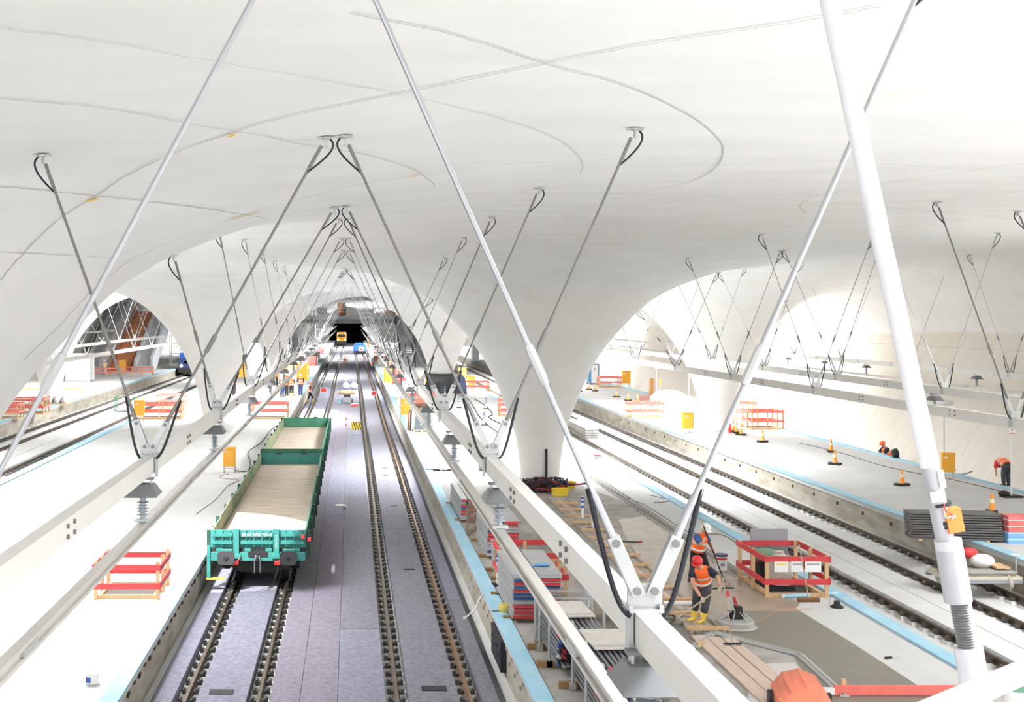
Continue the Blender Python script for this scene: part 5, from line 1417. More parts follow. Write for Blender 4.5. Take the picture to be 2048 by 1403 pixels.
# track trolley behind the prop
o = thing('track_trolley', 'cluttered track trolley with spoked wheels behind the raking prop', 'trolley', (17.95, 34.6, 0))
MB().box(-1.1, 1.1, -.55, .55, .35, .43).build('trolley_deck', mat('deck_cream', (206, 196, 176), .7), o)
MB().box(-1.1, 1.1, -.6, -.54, .25, .35).box(-1.1, 1.1, .54, .6, .25, .35).build('trolley_frame', m_steelg, o)
for s_ in (-.75, .75):
    for yy in (-.45, .45): MB().lathe([(.03, -.05), (.2, -.05), (.24, .0), (.2, .05), (.03, .05)], 18, Matrix.Translation((s_, yy, .24)) @ Matrix.Rotation(R(90), 4, 'Y')).build('wheel', mat('wheel_cream', (190, 184, 172), .6), o, 'auto')
MB().box(-.95, -.55, -.3, .2, .43, 1.15).build('control_box', mat('box_olive', (96, 92, 80), .6), o)
for k in range(5): MB().tube([(-.4, -.45 + k * .2, .52), (1.0, -.45 + k * .2, .52)], .05, 8).build('cable_roll', mat('roll_ash', (150, 146, 140), .6), o)
MB().sphere((.3, .1, .75), .3, 12, 8, (1.2, .8, .7)).build('white_sack', m_white, o, True); MB().sphere((.0, .25, .95), .2, 12, 8, (1.3, .8, .8)).build('red_sack', m_red, o, True)
MB().box(.5, .9, -.3, .3, .6, .66).build('timber_offcut', m_wood, o); MB().tube([(1.0, -.4, .43), (1.0, -.4, 1.0)], .02, 6).build('lever', m_zinc, o)
MB().lathe([(.1, 0), (.12, .03), (.001, .04)], 12, Matrix.Translation((1.0, -.4, 1.0))).build('lever_knob', m_white, o)
# stacked grey profiles on the slab
for i, (px, py, n) in enumerate(((1184, 876, 4), (1140, 852, 3))):
    x, y = G(px, py, -.1); o = thing('profile_stack', ('stack of long grey ribbed profiles between the right tracks', 'second stack of grey profiles behind the first')[i], 'profiles', (x, y, -.1))
    for a in range(2):
        for k in range(n): MB().box(-.42 + a * .44, a * .44, 0, 7, .02 + k * .16, .15 + k * .16).build('grey_profile', mat('profile_grey', (158, 156, 152), .6), o)
x, y = G(1196, 917); o = thing('red_box', 'small red and white toolbox on the pale platform strip', 'toolbox', (x, y, ZP)); MB().box(-.2, .2, -.12, .12, 0, .16).build('box_body', m_steelg, o); MB().box(-.22, .1, -.13, .13, .16, .22).build('red_lid', m_red, o)

# ------------------------------------------------------------------ items beside the heater, column foot, far platform right of the tracks
x, y = G(840, 862)
o = thing('sheet_pallet', 'pallet with black leaning sheets marked with a green sign', 'pallet', (x + .1, y, ZP))
for k in range(4): MB().box(-.55, .6, -.5 + k * .3, -.35 + k * .3, .1, .13).build('pallet_board', m_wood, o)
for xx in (-.5, 0, .5): MB().box(xx - .05, xx + .05, -.5, .55, 0, .1).build('pallet_block', m_wood, o)
b = MB().add([(-.5, -.45, .13), (.6, -.45, .13), (.25, -.2, 1.15), (-.35, -.2, 1.15), (-.5, -.4, .13), (.6, -.4, .13), (.25, -.15, 1.15), (-.35, -.15, 1.15)], [(0, 1, 2, 3), (7, 6, 5, 4), (3, 2, 6, 7), (0, 3, 7, 4), (1, 5, 6, 2)])
sh = b.build('black_sheet', mat('sheet_slate', (64, 74, 78), .6), o)
g5 = text_mesh('5', .4, mat('sign_green', (90, 170, 130), .5)); inst('green_number', g5, o, (-.05, -.38, .55), (R(76), 0, 0))
for k in range(4): MB().bar((-.7 - .05 * k, -.1 + .05 * k, .0), (-.62 - .05 * k, .15, 1.5 - .1 * k), .08).build('leaning_post', (m_clip, m_wood, m_clip, m_salmon)[k], o)
o = thing('column_wrap', 'black plastic wrap around a column foot', 'wrap', (8.3, 110.0, ZP))
MB().lathe([(1.32, 0), (1.28, .1), (1.22, 1.0), (1.32, 1.75), (1.2, 1.78)], 28).build('plastic_skirt', mat('wrap_black', (58, 60, 64), .4, bump=.4, scale=2, stretch=(1, 1, .3)), o, True)
MB().lathe([(1.33, 1.66), (1.35, 1.72), (1.33, 1.76)], 28).build('tie_band', m_clip, o, True)
x, y = G(922, 788); o = thing('blue_tarpaulin', 'dark blue draped tarpaulin right of the black wrapped column', 'tarpaulin', (x, y, ZP)); MB().lathe([(.55, 0), (.5, .8), (.35, 1.5), (.1, 1.8), (.001, 1.82)], 14).build('draped_sheet', mat('tarp_navy', (70, 84, 116), .7, bump=.5, scale=3), o, True); MB().box(-.6, .6, -.6, .6, 0, .05).build('pallet_base', m_wood, o)
x, y = G(855, 790); o = thing('pump_unit', 'cluster of grey pumps beside the black wrapped column', 'pump', (x, y, ZP))
for k in range(5): MB().lathe([(.2, 0), (.22, .2), (.2, .9), (.08, 1.0), (.08, 1.2)], 10, Matrix.Translation((-.9 + k * .45, .2 * (k % 2), 0))).build('pump_cylinder', m_steelg if k % 2 else m_black, o, 'auto')
for i, (px, py, w, d, h, m, lb) in enumerate(((160, 762, 2.6, 2.2, 3.0, m_white, 'large white tank container on the far left platform'), (100, 808, 3.0, 1.2, .8, mat('bag_white', (214, 214, 214), .7), 'row of white wrapped bags on the far left platform'))):
    x, y = G(px, py); o = thing(('tank_container', 'bag_row')[i], lb, ('container', 'bags')[i], (x, y, ZP))
    if i == 0:
        MB().box(-w / 2, w / 2, -d / 2, d / 2, .15, h).build('tank_shell', m, o); MB().box(-w / 2 - .05, w / 2 + .05, -d / 2 - .05, d / 2 + .05, 0, .15).build('tank_skid', m_steelg, o)
        for k in range(4): MB().box(-w / 2 + .4 + k * .85, -w / 2 + .5 + k * .85, -d / 2 - .04, -d / 2, .2, h).build('tank_rib', m_steelw, o)
    else:
        for k in range(5): MB().sphere((-w / 2 + .3 + k * .6, 0, h * .45), .4, 12, 8, (.8, 1.2, 1)).build('wrapped_bag', m, o, True)
        MB().box(-w / 2, w / 2, -.5, .5, 0, .1).build('pallet_base', m_wood, o)
o = thing('yellow_beam', 'long yellow timber beam before the far left column', 'timber', (*G(105, 782), ZP)); MB().box(-3.2, 3.0, -.1, .1, .12, .32).build('beam', mat('timber_yellow', (222, 190, 100), .7), o); MB().box(-2.9, -2.6, -.2, .2, 0, .12).box(2.5, 2.8, -.2, .2, 0, .12).build('bearer', m_wood, o)
x, y = G(251, 822, -.1)
o = thing('green_cart', 'small green framed cart standing on the left tracks', 'cart', (x, y, -.1)); m_cg = mat('cart_green', (72, 136, 92), .6)
MB().box(-.8, .8, -.5, .5, .15, .25).build('cart_deck', m_steelg, o)
for xx in (-.8, .8):
    MB().box(xx - .04, xx + .04, -.5, -.42, 0, 1.2).box(xx - .04, xx + .04, .42, .5, 0, 1.2).box(xx - .04, xx + .04, -.5, .5, 1.12, 1.2).build('end_hoop', m_cg, o)

# ------------------------------------------------------------------ signs and loose things on the track bed
def board_sign(px, py, w, h, pz, label, draw, z=.02):
    x, y = G(px, py, z); o = thing('track_sign', label, 'sign', (x, y, z)); draw(o, w, h, pz)
    MB().box(-.015, .015, 0, .03, 0, pz).build('sign_stand', m_zinc, o); MB().box(-.3, .3, -.08, .1, 0, .03).build('sign_foot', m_zinc, o)
    return o
def stop(o, w, h, pz):
    MB().box(-w / 2, w / 2, -.02, 0, pz, pz + h).build('white_board', m_white, o); MB().box(-w * .4, w * .4, -.03, -.02, pz + h * .15, pz + h * .85).build('red_field', m_red, o)
board_sign(647, 797, .62, .5, .55, 'red and white stop board on the wagon track', stop)
board_sign(748, 800, .5, .45, .4, 'red and white stop board on the empty track', stop)
m_by = mat('board_yellow', (244, 206, 50), .5)
def stripes(o, w, h, pz):
    for q in (-1, 1):
        a, b2 = (-w / 2, -.01) if q < 0 else (.01, w / 2)
        p_ = MB().box(a, b2, -.02, 0, pz, pz + h).build('striped_panel', m_by, o)
        for k in range(3):
            wd = (b2 - a); x0 = a + wd * (k - .45) / 2.0; dw = wd * .24; sl = wd * .5
            pts = [(x0, pz + h), (x0 + dw, pz + h), (x0 + dw + sl, pz), (x0 + sl, pz)]
            pts = [(min(max(xx, a), b2), zz) for xx, zz in pts]
            MB().add([(xx, -.024, zz) for xx, zz in pts], [(3, 2, 1, 0)]).build('black_stripe', m_clip, p_)
board_sign(713, 868, .66, .52, .3, 'yellow and black striped warning board on the felt mats', stripes)
def cross(o, w, h, pz):
    for a in range(4): MB().cbox((0, -.02, pz + h / 2), (w, .03, .1), ry=R(45 * a)).build('star_bar', m_orange, o)
board_sign(690, 732, 1.2, 1.0, .5, 'orange star shaped marker far down the track bed', cross)
x, y = G(692, 855, .02); o = thing('ranging_post', 'thin red and white post stub on the felt mats', 'post', (x, y, .02)); MB().tube([(0, 0, .0), (0, 0, .75)], .035, 8).build('post_tube', m_white, o)
for z in (.1, .55): MB().tube([(0, 0, z), (0, 0, z + .15)], .04, 8).build('red_band', m_red, o)
x, y = G(694, 806, .02); o = thing('survey_cart', 'small grey measuring cart between the tracks', 'cart', (x, y, .02))
MB().box(-.45, .45, -.35, .35, .2, .55).build('cart_body', m_steelg, o); MB().box(-.3, .3, -.3, .1, .55, .8).build('instrument', m_black, o)
for s_ in (-.45, .45):
    for yy in (-.25, .25): MB().lathe([(.02, -.05), (.2, -.05), (.2, .05), (.02, .05)], 14, Matrix.Translation((s_, yy, .2)) @ Matrix.Rotation(R(90), 4, 'Y')).build('wheel', m_clip, o)
MB().tube([(.1, .2, .5), (.1, .3, 1.1)], .025, 6).build('handle', m_zinc, o)
x, y = G(681, 806, .02); o = thing('blue_bucket', 'small light blue bucket beside the measuring cart', 'bucket', (x, y, .02)); MB().lathe([(.18, 0), (.24, .35), (.26, .37), (.22, .37)], 14).build('bucket_body', m_foam, o, 'auto'); MB().tube([(-.24, 0, .35), (0, -.1, .25), (.24, 0, .35)], .012, 6).build('handle', m_zinc, o)
x, y = G(709, 812, .02); o = thing('red_toolbox', 'red and white toolbox beside the measuring cart', 'toolbox', (x, y, .02)); MB().box(-.3, .3, -.15, .15, 0, .2).build('box_body', m_red, o); MB().box(-.3, .3, -.15, .15, .2, .26).build('box_lid', m_white, o)
x, y = G(694, 788, .02); o = thing('plank_pile', 'small pile of pale planks between the tracks', 'planks', (x, y, .02))
for k in range(6): MB().cbox((random.uniform(-.2, .4), -.3 + k * .25, .1 + .1 * (k % 3)), (1.6, .22, .06), rz=random.uniform(-.35, .35)).build('pale_plank', m_wood, o)
MB().box(-.4, .4, -.4, .5, 0, .07).build('pile_bearer', m_plank, o)
for i, (px, lb) in enumerate(((692, 'white bulk bag left of the other between the tracks'), (708, 'white bulk bag right of the other between the tracks'))):
    x, y = G(px, 778, .02); o = thing('bulk_bag', lb, 'bag', (x, y, .02)); MB().sphere((0, 0, .35), .42, 12, 8, (1, .9, .85)).build('bag_body', mat('bag_ash', (224, 226, 230), .7, bump=.4, scale=6), o, True); MB().tube([(-.2, 0, .65), (0, 0, .85), (.2, 0, .65)], .03, 6).build('bag_loop', m_white, o)
x, y = G(681, 1010, .02); o = thing('cardboard_sheet', 'torn piece of cream cardboard on the felt mats', 'cardboard', (x, y, .025), .05); MB().prism([(-.2, -.2), (.17, -.2), (.15, .0), (.19, .18), (-.15, .2), (-.2, .02)], 0, .012).build('sheet', mat('card_cream', (222, 210, 180), .8), o); MB().box(-.1, .1, -.03, -.02, .012, .014).build('fold_line', m_plank, o)
x, y = G(691, 1016, .02); o = thing('metal_pipe', 'short grey pipe lying beside the cardboard', 'pipe', (x, y, .025)); MB().tube([(.0, -.25, .05), (-.03, .3, .05)], .045, 12).build('pipe_tube', mat('pipe_blue', (140, 146, 164), .5), o, 'auto'); MB().tube([(-.027, .25, .05), (-.03, .32, .05)], .055, 12).build('pipe_collar', m_zinc, o)
x, y = G(658, 1047, .02); o = thing('small_stick', 'small grey stick lying on the felt mats', 'stick', (x, y, .03)); MB().tube([(.0, -.12, .02), (-.04, .15, .02)], .022, 8).build('stick_rod', m_zinc, o); MB().tube([(-.04, .14, .02), (-.042, .18, .02)], .028, 8).build('stick_end', m_rodd, o)
# waste, cartons and frames along both edges far down the hall
random.seed(77)
kinds = [('red_crate', m_salmon, 'red crate'), ('white_carton', m_white, 'white carton'), ('grey_box', m_steelg, 'grey box'), ('timber_crate', m_wood, 'timber crate'), ('red_pallet', m_redb, 'red pallet stack')]
pos = []
for i in range(26):
    left = i % 2 == 0
    yy = 118 + i * 4.2 + random.uniform(-1, 1)
    xx = (-5.4 - random.uniform(0, 3.0)) if left else (4.2 + random.uniform(0, 1.6))
    k = kinds[random.randrange(5)]
    o = thing(k[0], '%s %s on the %s edge far down the hall' % (_ord[i // 2] if i // 2 < 14 else 'last', k[2], 'wagon side platform' if left else 'workers platform'), 'crate', (xx, yy, ZP), random.uniform(-.3, .3), 'crates and cartons far down the hall')
    w, d, h = random.uniform(.8, 1.5), random.uniform(.8, 1.4), random.uniform(.6, 1.5)
    n = 4
    for q in range(n): MB().box(-w / 2, w / 2, -d / 2, d / 2, h * q / n + .02, h * (q + 1) / n - .03).build('crate_layer', k[1], o)
    MB().box(-w / 2 - .03, -w / 2 + .06, -d / 2 - .03, d / 2 + .03, 0, h).build('crate_batten', m_wood, o)
# ------------------------------------------------------------------ people
m_skin = mat('skin', (206, 156, 128), .6)
m_vest = mat('vest_orange', (255, 112, 50), .6)
m_band = mat('vest_band', (226, 228, 226), .35)
m_navy = mat('shirt_navy', (42, 46, 62), .8); m_shblue = mat('shirt_blue', (60, 92, 150), .8)
m_blk = mat('trouser_black', (34, 34, 36), .8); m_dirty = mat('trouser_grey', (78, 78, 82), .85, noise=.4, scale=6)
m_jean = mat('trouser_blue', (56, 72, 112), .8)
m_boot = mat('boot_yellow', (232, 204, 90), .5); m_bootd = mat('boot_dark', (70, 66, 62), .7)
m_glove = mat('glove_cream', (226, 214, 186), .8); m_glr = mat('glove_red', (168, 44, 50), .7)
m_hred = mat('helmet_red', (206, 48, 48), .35); m_hwht = mat('helmet_white', (240, 240, 238), .35); m_horg = mat('helmet_orange', (238, 100, 48), .35)
m_eye = mat('eye_dark', (40, 30, 26), .3)

def skin_mesh(name, verts, edges, radii, m, sub=1):
    me = bpy.data.meshes.new('skel')
    me.from_pydata([tuple(v) for v in verts], edges, [])
    o = bpy.data.objects.new('skel', me); COL.objects.link(o)
    md = o.modifiers.new('skin', 'SKIN'); md.use_smooth_shade = True; md.branch_smoothing = .4
    for i, sv in enumerate(me.skin_vertices[0].data):
        r = radii[i]; sv.radius = (r, r) if not isinstance(r, tuple) else r
        sv.use_root = (i == 0)
    s = o.modifiers.new('sub', 'SUBSURF'); s.levels = sub; s.render_levels = sub
    bpy.context.view_layer.update()
    res = bpy.data.meshes.new_from_object(o.evaluated_get(bpy.context.evaluated_depsgraph_get()))
    bpy.data.objects.remove(o); bpy.data.meshes.remove(me)
    res.name = name; res.materials.clear(); res.materials.append(m); res.shade_smooth()
    return res

def ring_loft(mb, rings, seg=14):
    "rings: (centre, half-axis vector a, half-axis vector b)"
    vs = []; fs = []
    for c, a, b in rings:
        for k in range(seg):
            t = 2 * math.pi * k / seg
            vs.append(Vector(c) + Vector(a) * math.cos(t) + Vector(b) * math.sin(t))
    for i in range(len(rings) - 1):
        for k in range(seg):
            k2 = (k + 1) % seg
            fs.append((i * seg + k, i * seg + k2, (i + 1) * seg + k2, (i + 1) * seg + k))
    fs += [tuple(range(seg - 1, -1, -1)), tuple((len(rings) - 1) * seg + k for k in range(seg))]
    mb.add(vs, fs); return mb

BASE = dict(pelvis=(0, 0, .93), spine=(0, 0, 1.12), chest=(0, 0, 1.32), neck=(0, 0, 1.48), head=(0, -.01, 1.63),
            sl=(.19, 0, 1.41), el=(.25, .02, 1.13), wl=(.25, -.08, .89), sr=(-.19, 0, 1.41), er=(-.25, .02, 1.13), wr=(-.25, -.08, .89),
            hl=(.09, 0, .9), kl=(.1, -.03, .5), al=(.1, .02, .1), tl=(.12, -.14, .05), hr=(-.09, 0, .9), kr=(-.1, -.03, .5), ar=(-.1, .02, .1), tr=(-.12, -.14, .05))
POSES = {
    'stand': {},
    'talk': dict(el=(.27, -.02, 1.14), wl=(.16, -.22, 1.12), er=(-.26, .04, 1.13)),
    'cross': dict(el=(.24, -.08, 1.14), wl=(-.05, -.2, 1.18), er=(-.24, -.08, 1.14), wr=(.05, -.22, 1.2)),
    'stride': dict(kl=(.12, -.22, .52), al=(.13, -.3, .12), tl=(.14, -.46, .08), kr=(-.1, .1, .48), ar=(-.1, .32, .1), tr=(-.11, .2, .04), el=(.26, .1, 1.15), wl=(.26, .02, .92)),
    'bend': dict(pelvis=(0, .1, .88), spine=(0, -.08, .98), chest=(0, -.3, 1.0), neck=(0, -.45, .95), head=(0, -.56, .88), sl=(.19, -.36, .98), el=(.22, -.4, .7), wl=(.18, -.42, .45), sr=(-.19, -.36, .98), er=(-.22, -.4, .7), wr=(-.18, -.42, .45), hl=(.1, .1, .86), hr=(-.1, .1, .86)),
    'kneel': dict(pelvis=(0, .05, .5), spine=(0, 0, .68), chest=(0, -.1, .86), neck=(0, -.16, 1.0), head=(0, -.22, 1.13), sl=(.19, -.12, .95), el=(.24, -.3, .75), wl=(.18, -.48, .6), sr=(-.19, -.12, .95), er=(-.24, -.3, .75), wr=(-.18, -.48, .6),
                  hl=(.1, .05, .48), kl=(.12, -.3, .3), al=(.12, -.2, .08), tl=(.12, -.36, .04), hr=(-.1, .05, .48), kr=(-.12, -.2, .08), ar=(-.12, .2, .08), tr=(-.12, .3, .03)),
}
def hand_chain(V, E, Rr, w, d, side, curl, palm):
    "palm and five bent fingers; w wrist, d forearm direction, side spread axis, curl bending axis"
    base = len(V)
    V += [w, w + d * .05, w + d * .085]; Rr += [.024, .033, .032]; E += [(base, base + 1), (base + 1, base + 2)]
    for q, (off, ln) in enumerate(((-.032, .065), (-.011, .078), (.011, .074), (.032, .058))):
        r0 = w + d * .075 + side * off
        i = len(V)
        V += [r0, r0 + d * ln * .4 + curl * .012, r0 + d * ln * .55 + curl * .042, r0 + d * ln * .3 + curl * .06]; Rr += [.011, .0095, .009, .008]
        E += [(base + 1, i), (i, i + 1), (i + 1, i + 2), (i + 2, i + 3)]
    i = len(V); t0 = w + d * .03 - side * .036
    V += [t0, t0 + d * .025 - side * .02 + curl * .02, t0 + d * .045 - side * .01 + curl * .05]; Rr += [.013, .011, .009]
    E += [(base, i), (i, i + 1), (i + 1, i + 2)]

def person(loc, rz, pose, label, trousers=m_blk, boots=m_boot, helmet=m_hwht, shirt=m_navy, glove=None, vest=m_vest, near=False, scale=1.0, group=None, grips=None):
    J = dict(BASE); J.update(POSES.get(pose, {}) if isinstance(pose, str) else pose)
    J = {k: Vector(v) for k, v in J.items()}
    o = thing('person', label, 'person', loc, rz, group)
    up = (J['head'] - J['neck']).normalized()
    lat = (J['sl'] - J['sr']).normalized()
    fwd = up.cross(lat) * -1.0
    tl_dir = (J['tl'] - J['al']) + (J['tr'] - J['ar'])
    fwd = lat.cross(up).normalized()
    if fwd.dot(Vector((tl_dir.x, tl_dir.y, -.3))) < 0: fwd = -fwd
    names = ['pelvis', 'spine', 'chest', 'neck', 'head', 'sl', 'el', 'wl', 'sr', 'er', 'wr', 'hl', 'kl', 'al', 'tl', 'hr', 'kr', 'ar', 'tr']
    rad = dict(pelvis=.12, spine=.115, chest=.125, neck=.055, head=.085, sl=.065, el=.052, wl=.036, sr=.07, er=.052, wr=.036, hl=.085, kl=.06, al=.042, tl=.035, hr=.085, kr=.06, ar=.042, tr=.035)
    V = [J[n] for n in names]; Rr = [rad[n] for n in names]; ix = {n: i for i, n in enumerate(names)}
    E = [(ix[a], ix[b]) for a, b in (('pelvis', 'spine'), ('spine', 'chest'), ('chest', 'neck'), ('neck', 'head'), ('chest', 'sl'), ('sl', 'el'), ('el', 'wl'), ('chest', 'sr'), ('sr', 'er'), ('er', 'wr'),
                                     ('pelvis', 'hl'), ('hl', 'kl'), ('kl', 'al'), ('al', 'tl'), ('pelvis', 'hr'), ('hr', 'kr'), ('kr', 'ar'), ('ar', 'tr'))]
    # head shape: crown, jaw and nose
    h0 = J['head']
    i = len(V); V += [h0 + up * .075]; Rr += [.08]; E.append((ix['head'], i))
    if near:
        i = len(V); V += [h0 + fwd * .085 - up * .01, h0 + fwd * .105 - up * .02]; Rr += [.018, .012]; E += [(ix['head'], i), (i, i + 1)]
        i = len(V); V += [h0 + fwd * .06 - up * .075]; Rr += [.035]; E.append((ix['head'], i))
        for s_ in (-1, 1):
            i = len(V); V += [h0 + lat * .085 * s_]; Rr += [.016]; E.append((ix['head'], i))
    if not near:
        for a, e in (('wl', 'el'), ('wr', 'er')):
            i = len(V); d = (J[a] - J[e]).normalized(); V.append(J[a] + d * .1); Rr.append(.034); E.append((ix[a], i))
    body = inst('body', skin_mesh('body', V, E, Rr, m_skin, 2 if near else 1), o)
    if near:
        for s_ in (-1, 1): MB().sphere(h0 + fwd * .078 + lat * .03 * s_ + up * .012, .011, 8, 6).build('eye', m_eye, o, True)
        MB().cbox(h0 + fwd * .088 - up * .058, (.035, .008, .008)).build('mouth', mat('lips', (168, 96, 88), .6), o)
    # trousers
    mb = MB()
    hx = (J['hl'] - J['hr']).normalized(); pf = hx.cross((J['spine'] - J['pelvis']).normalized()).normalized()
    ring_loft(mb, [(J['pelvis'] - Vector((0, 0, .1)), hx * .165, pf * .12), (J['pelvis'] + Vector((0, 0, .0)), hx * .175, pf * .13), (J['pelvis'].lerp(J['spine'], .6), hx * .165, pf * .125)])
    for q in 'lr':
        mb.tube([J['h' + q] + Vector((0, 0, .03)), J['h' + q].lerp(J['k' + q], .5), J['k' + q], J['k' + q].lerp(J['a' + q], .5), J['k' + q].lerp(J['a' + q], .8 if boots is not m_boot else .55)], [.115, .108, .09, .082, .078], 12)
    mb.build('trousers', trousers, o, True)
    for q in 'lr':
        b = MB(); a, k, t = J['a' + q], J['k' + q], J['t' + q]
        hgt = .45 if boots is m_boot else .78
        b.tube([k.lerp(a, hgt), k.lerp(a, .8), a, a + (t - a) * .15 - Vector((0, 0, .03))], [.078, .07, .062, .06], 12)
        dd = (t - a); dd.z = 0; dd.normalize(); zz = min(a.z, t.z) - .02
        ring_loft(b, [(Vector((a.x, a.y, 0)) - dd * .07 + Vector((0, 0, a.z - .045)), dd.cross(Vector((0, 0, 1))) * .045, Vector((0, 0, .045))), (Vector((a.x, a.y, a.z - .035)) + dd * .03, dd.cross(Vector((0, 0, 1))) * .052, Vector((0, 0, .055))),
                      (Vector((a.x, a.y, a.z - .055)) + dd * .15, dd.cross(Vector((0, 0, 1))) * .05, Vector((0, 0, .035))), (Vector((a.x, a.y, a.z - .06)) + dd * .2, dd.cross(Vector((0, 0, 1))) * .03, Vector((0, 0, .025)))], 10)
        b.build('boot', boots, o, True)
    # shirt sleeves
    mb = MB()
    for q in 'lr': mb.tube([J['chest'].lerp(J['s' + q], .6), J['s' + q], J['s' + q].lerp(J['e' + q], .55), J['s' + q].lerp(J['e' + q], .9 if not near else .72)], [.08, .1, .085, .078], 10)
    mb.build('shirt', shirt, o, True)
    # vest
    sp = (J['chest'] - J['spine']).normalized(); sf = lat.cross(sp).normalized()
    lx = lambda k: lat * k
    T = [(J['pelvis'].lerp(J['spine'], .05), .205, .165), (J['spine'], .2, .165), (J['spine'].lerp(J['chest'], .6), .212, .175), (J['chest'] + sp * .03, .215, .17), (J['chest'] + sp * .1, .18, .13), (J['neck'] - sp * .0, .075, .075)]
    mb = MB(); ring_loft(mb, [(c, lx(a), sf * b) for c, a, b in T], 18)
    vo = mb.build('vest', vest, o, True)
    for t in (.25, .95):
        c = J['pelvis'].lerp(J['spine'], .15).lerp(J['spine'].lerp(J['chest'], .6), t); 
        mb = MB(); ring_loft(mb, [(c - sp * .028, lx(.214), sf * .177), (c + sp * .028, lx(.216), sf * .179)], 18)
        mb.build('reflective_band', m_band, vo, True)
    # gloves
    if near:
        for q in 'lr':
            w = J['w' + q]; d = (w - J['e' + q]).normalized()
            g = (grips or {}).get(q)
            if g: ax, cu = Vector(g[0]).normalized(), Vector(g[1]).normalized()
            else: ax, cu = d.cross(lat).normalized(), lat * (-1 if q == 'l' else 1)
            V2, E2, R2 = [], [], []
            hand_chain(V2, E2, R2, w, d, ax, cu, None)
            inst('glove', skin_mesh('glove', V2, E2, R2, glove or m_glove, 1), o)
    elif glove:
        for q in 'lr':
            w = J['w' + q]; d = (w - J['e' + q]).normalized(); MB().tube([w - d * .03, w + d * .05, w + d * .11], [.04, .048, .03], 8).build('glove', glove, o, True)
    # helmet
    if helmet:
        zx = up; Mx = Matrix(((lat.x, fwd.x, zx.x, 0), (lat.y, fwd.y, zx.y, 0), (lat.z, fwd.z, zx.z, 0), (0, 0, 0, 1)))
        Mh = Matrix.Translation(h0 + up * .045) @ Mx
        b = MB().lathe([(.125, -.01), (.128, .0), (.124, .05), (.1, .1), (.055, .13), (.001, .14)], 18, Mh)
        hl = b.build('helmet', helmet, o, True)
        b = MB(); ring_loft(b, [(Mh @ Vector((0, .03, -.012)), lat * .13, fwd * .155), (Mh @ Vector((0, .03, .002)), lat * .128, fwd * .15)], 18)
        b.build('helmet_brim', helmet, hl, True)
    o.scale = (scale,) * 3
    return o

# worker with red helmet, bending over a shovel
w1 = G(1400, 1246)
P1 = dict(pelvis=(.07, .03, .88), spine=(.05, -.04, 1.04), chest=(.0, -.16, 1.19), neck=(-.08, -.24, 1.3), head=(-.13, -.29, 1.42),
          sl=(.14, -.28, 1.24), el=(.31, -.40, 1.10), wl=(.29, -.42, .90), sr=(-.13, -.05, 1.24), er=(-.24, -.2, .97), wr=(-.14, -.32, .72),
          hl=(.14, -.04, .85), kl=(.07, -.2, .47), al=(.03, -.12, .11), tl=(-.11, -.24, .05), hr=(.0, .09, .85), kr=(-.1, -.02, .48), ar=(-.12, .08, .11), tr=(-.26, -.02, .05))
sh_a, sh_b = Vector((.40, -.50, .96)), Vector((-.62, -.22, .12))
sd = (sh_b - sh_a).normalized()
def near_pt(p): t = (Vector(p) - sh_a).dot(sd); return sh_a + sd * t
P1['wl'] = tuple(near_pt(P1['wl']) + Vector((.02, .05, .06))); P1['wr'] = tuple(near_pt(P1['wr']) + Vector((-.03, .05, .06)))
person((w1[0], w1[1], ZP + .03), 0, P1, 'worker in red helmet and orange vest bending over a shovel', m_dirty, m_boot, m_hred, m_navy, m_glove, near=True,
       grips={'l': (tuple(sd), (0, -1, 0)), 'r': (tuple(sd), (0, -1, 0))})
o = thing('shovel', 'shovel held by the red-helmeted worker', 'shovel', (w1[0], w1[1], ZP + .03))
MB().tube([sh_a, sh_b], .017, 10).build('shovel_handle', mat('handle_pale', (186, 174, 156), .7), o)
nb = Vector((0, 0, 1)); sx = sd.cross(nb).normalized()
MB().add([sh_b + sx * .1 - sd * .05, sh_b - sx * .1 - sd * .05, sh_b - sx * .12 + sd * .18 - Vector((0, 0, .0)), sh_b + sd * .28 + Vector((0, 0, .05)), sh_b + sx * .12 + sd * .18], [(0, 1, 2, 3, 4)]).build('shovel_blade', m_black, o)
# worker with white helmet and squeegee
w2 = G(1395, 1166)
P2 = dict(pelvis=(0, 0, .84), spine=(.02, -.03, 1.0), chest=(.06, -.07, 1.18), neck=(.10, -.11, 1.33), head=(.15, -.17, 1.45),
          sl=(.2, .04, 1.26), el=(.33, -.02, 1.02), wl=(.34, -.24, .9), sr=(-.07, -.18, 1.26), er=(.0, -.34, 1.06), wr=(.12, -.32, 1.27),
          hl=(.09, .04, .82), kl=(.2, -.08, .46), al=(.22, .06, .11), tl=(.34, -.06, .05), hr=(-.09, -.04, .82), kr=(-.14, -.1, .46), ar=(-.18, .0, .11), tr=(-.06, -.12, .05))
q_a, q_b = Vector((.06, -.31, 1.58)), Vector((.60, -.42, .08))
person((w2[0], w2[1], ZP + .01), 0, P2, 'worker in white helmet and orange vest pulling a floor squeegee', m_blk, m_bootd, m_hwht, m_shblue, m_glr, near=True,
       grips={'l': ((.3, 0, -1), (-.2, -1, 0)), 'r': ((.3, 0, -1), (-.3, 1, 0))})
o = thing('floor_squeegee', 'black handled squeegee held by the white-helmeted worker', 'squeegee', (w2[0], w2[1], ZP + .01))
MB().tube([q_a, q_b], .016, 10).build('squeegee_handle', m_clip, o); MB().tube([q_a, q_a - (q_b - q_a).normalized() * .1], .02, 8).build('wooden_grip', m_wood, o)
MB().cbox((q_b.x, q_b.y, .06), (.34, .05, .1), rz=.5).build('squeegee_blade', m_plank, o)

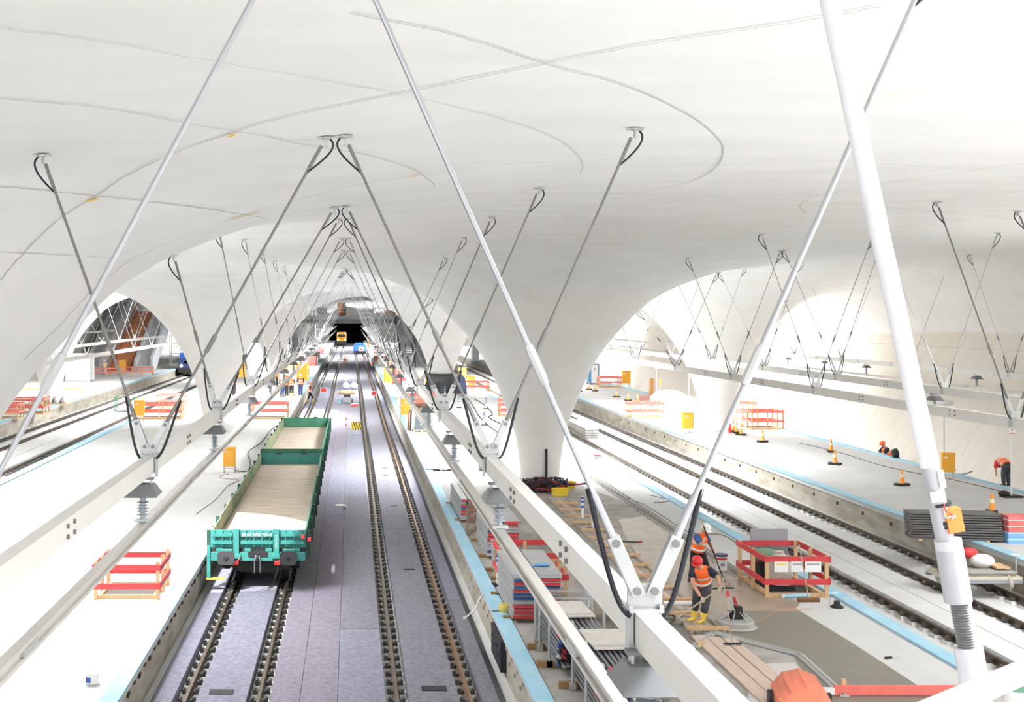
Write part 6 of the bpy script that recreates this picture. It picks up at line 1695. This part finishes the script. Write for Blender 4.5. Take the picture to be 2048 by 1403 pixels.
grp = 'workers in orange vests on the bright platform'
def at(px, py, z=ZP): x, y = G(px, py, z); return (x, y, z)
person(at(468, 790), R(60), 'talk', 'worker leaning beside the slender column', m_dirty, m_bootd, m_hwht, m_navy, scale=1.05)
person(at(539, 776), R(150), 'stand', 'worker half hidden behind the insulator shade at the group', m_jean, m_bootd, m_horg, group=grp)
person(at(556, 772), R(170), 'cross', 'worker farthest back in the group', m_blk, m_bootd, m_hwht, group=grp)
person(at(564, 793), R(30), 'talk', 'worker with blue jeans on the left of the group', m_jean, m_bootd, m_hwht, m_shblue, group=grp)
person(at(573, 791), R(-20), 'stand', 'worker in grey trousers in the middle of the group', m_dirty, m_bootd, m_horg, group=grp)
person(at(583, 792), R(180), 'cross', 'worker in black trousers with yellow boots in the group', m_blk, m_boot, m_horg, group=grp)
person(at(601, 791), R(200), 'talk', 'worker in white helmet and navy trousers right of the group', m_jean, m_bootd, m_hwht, m_navy, group=grp, scale=1.06)
fx, fy = G(612, 803, .03)
person((-3.72, fy, .0), R(100), 'stride', 'worker in yellow boots stepping down onto the track bed', m_blk, m_boot, m_horg, scale=1.0)
person(at(852, 772), R(-90), 'bend', 'worker in orange bending near the pumps', m_orange, m_bootd, m_horg)
person((3.0, 172, .03), R(90), 'kneel', 'worker crouching at the right edge of the track bed', m_jean, m_bootd, m_hred)
person((3.75, 262, ZP), 0, 'stand', 'left one of two distant workers near the tunnel', m_orange, m_bootd, m_horg)
person((4.7, 264, ZP), R(30), 'talk', 'right one of two distant workers near the tunnel', m_orange, m_bootd, m_horg)
person(at(210, 750), 0, 'stand', 'worker in pale overalls before the orange stair', m_white, m_bootd, m_hwht, m_white, vest=mat('vest_yellow', (240, 214, 120), .6))
person(at(2012, 972), R(180), 'bend', 'worker in grey trousers bending away at the leaning wall', m_dirty, m_bootd, m_hred, m_hred)
person((28.2, G(1703, 900)[1], -.24), R(-90), 'kneel', 'worker with orange helmet in the trench behind the cone platform', m_orange, m_bootd, m_horg, scale=1.15)
person((-1.0, YB + 1.2, 7.85), R(180), 'stand', 'tiny worker on the footbridge beside the yellow cabin', m_dirty, m_bootd, m_hwht, vest=mat('vest_lime', (222, 226, 150), .6))
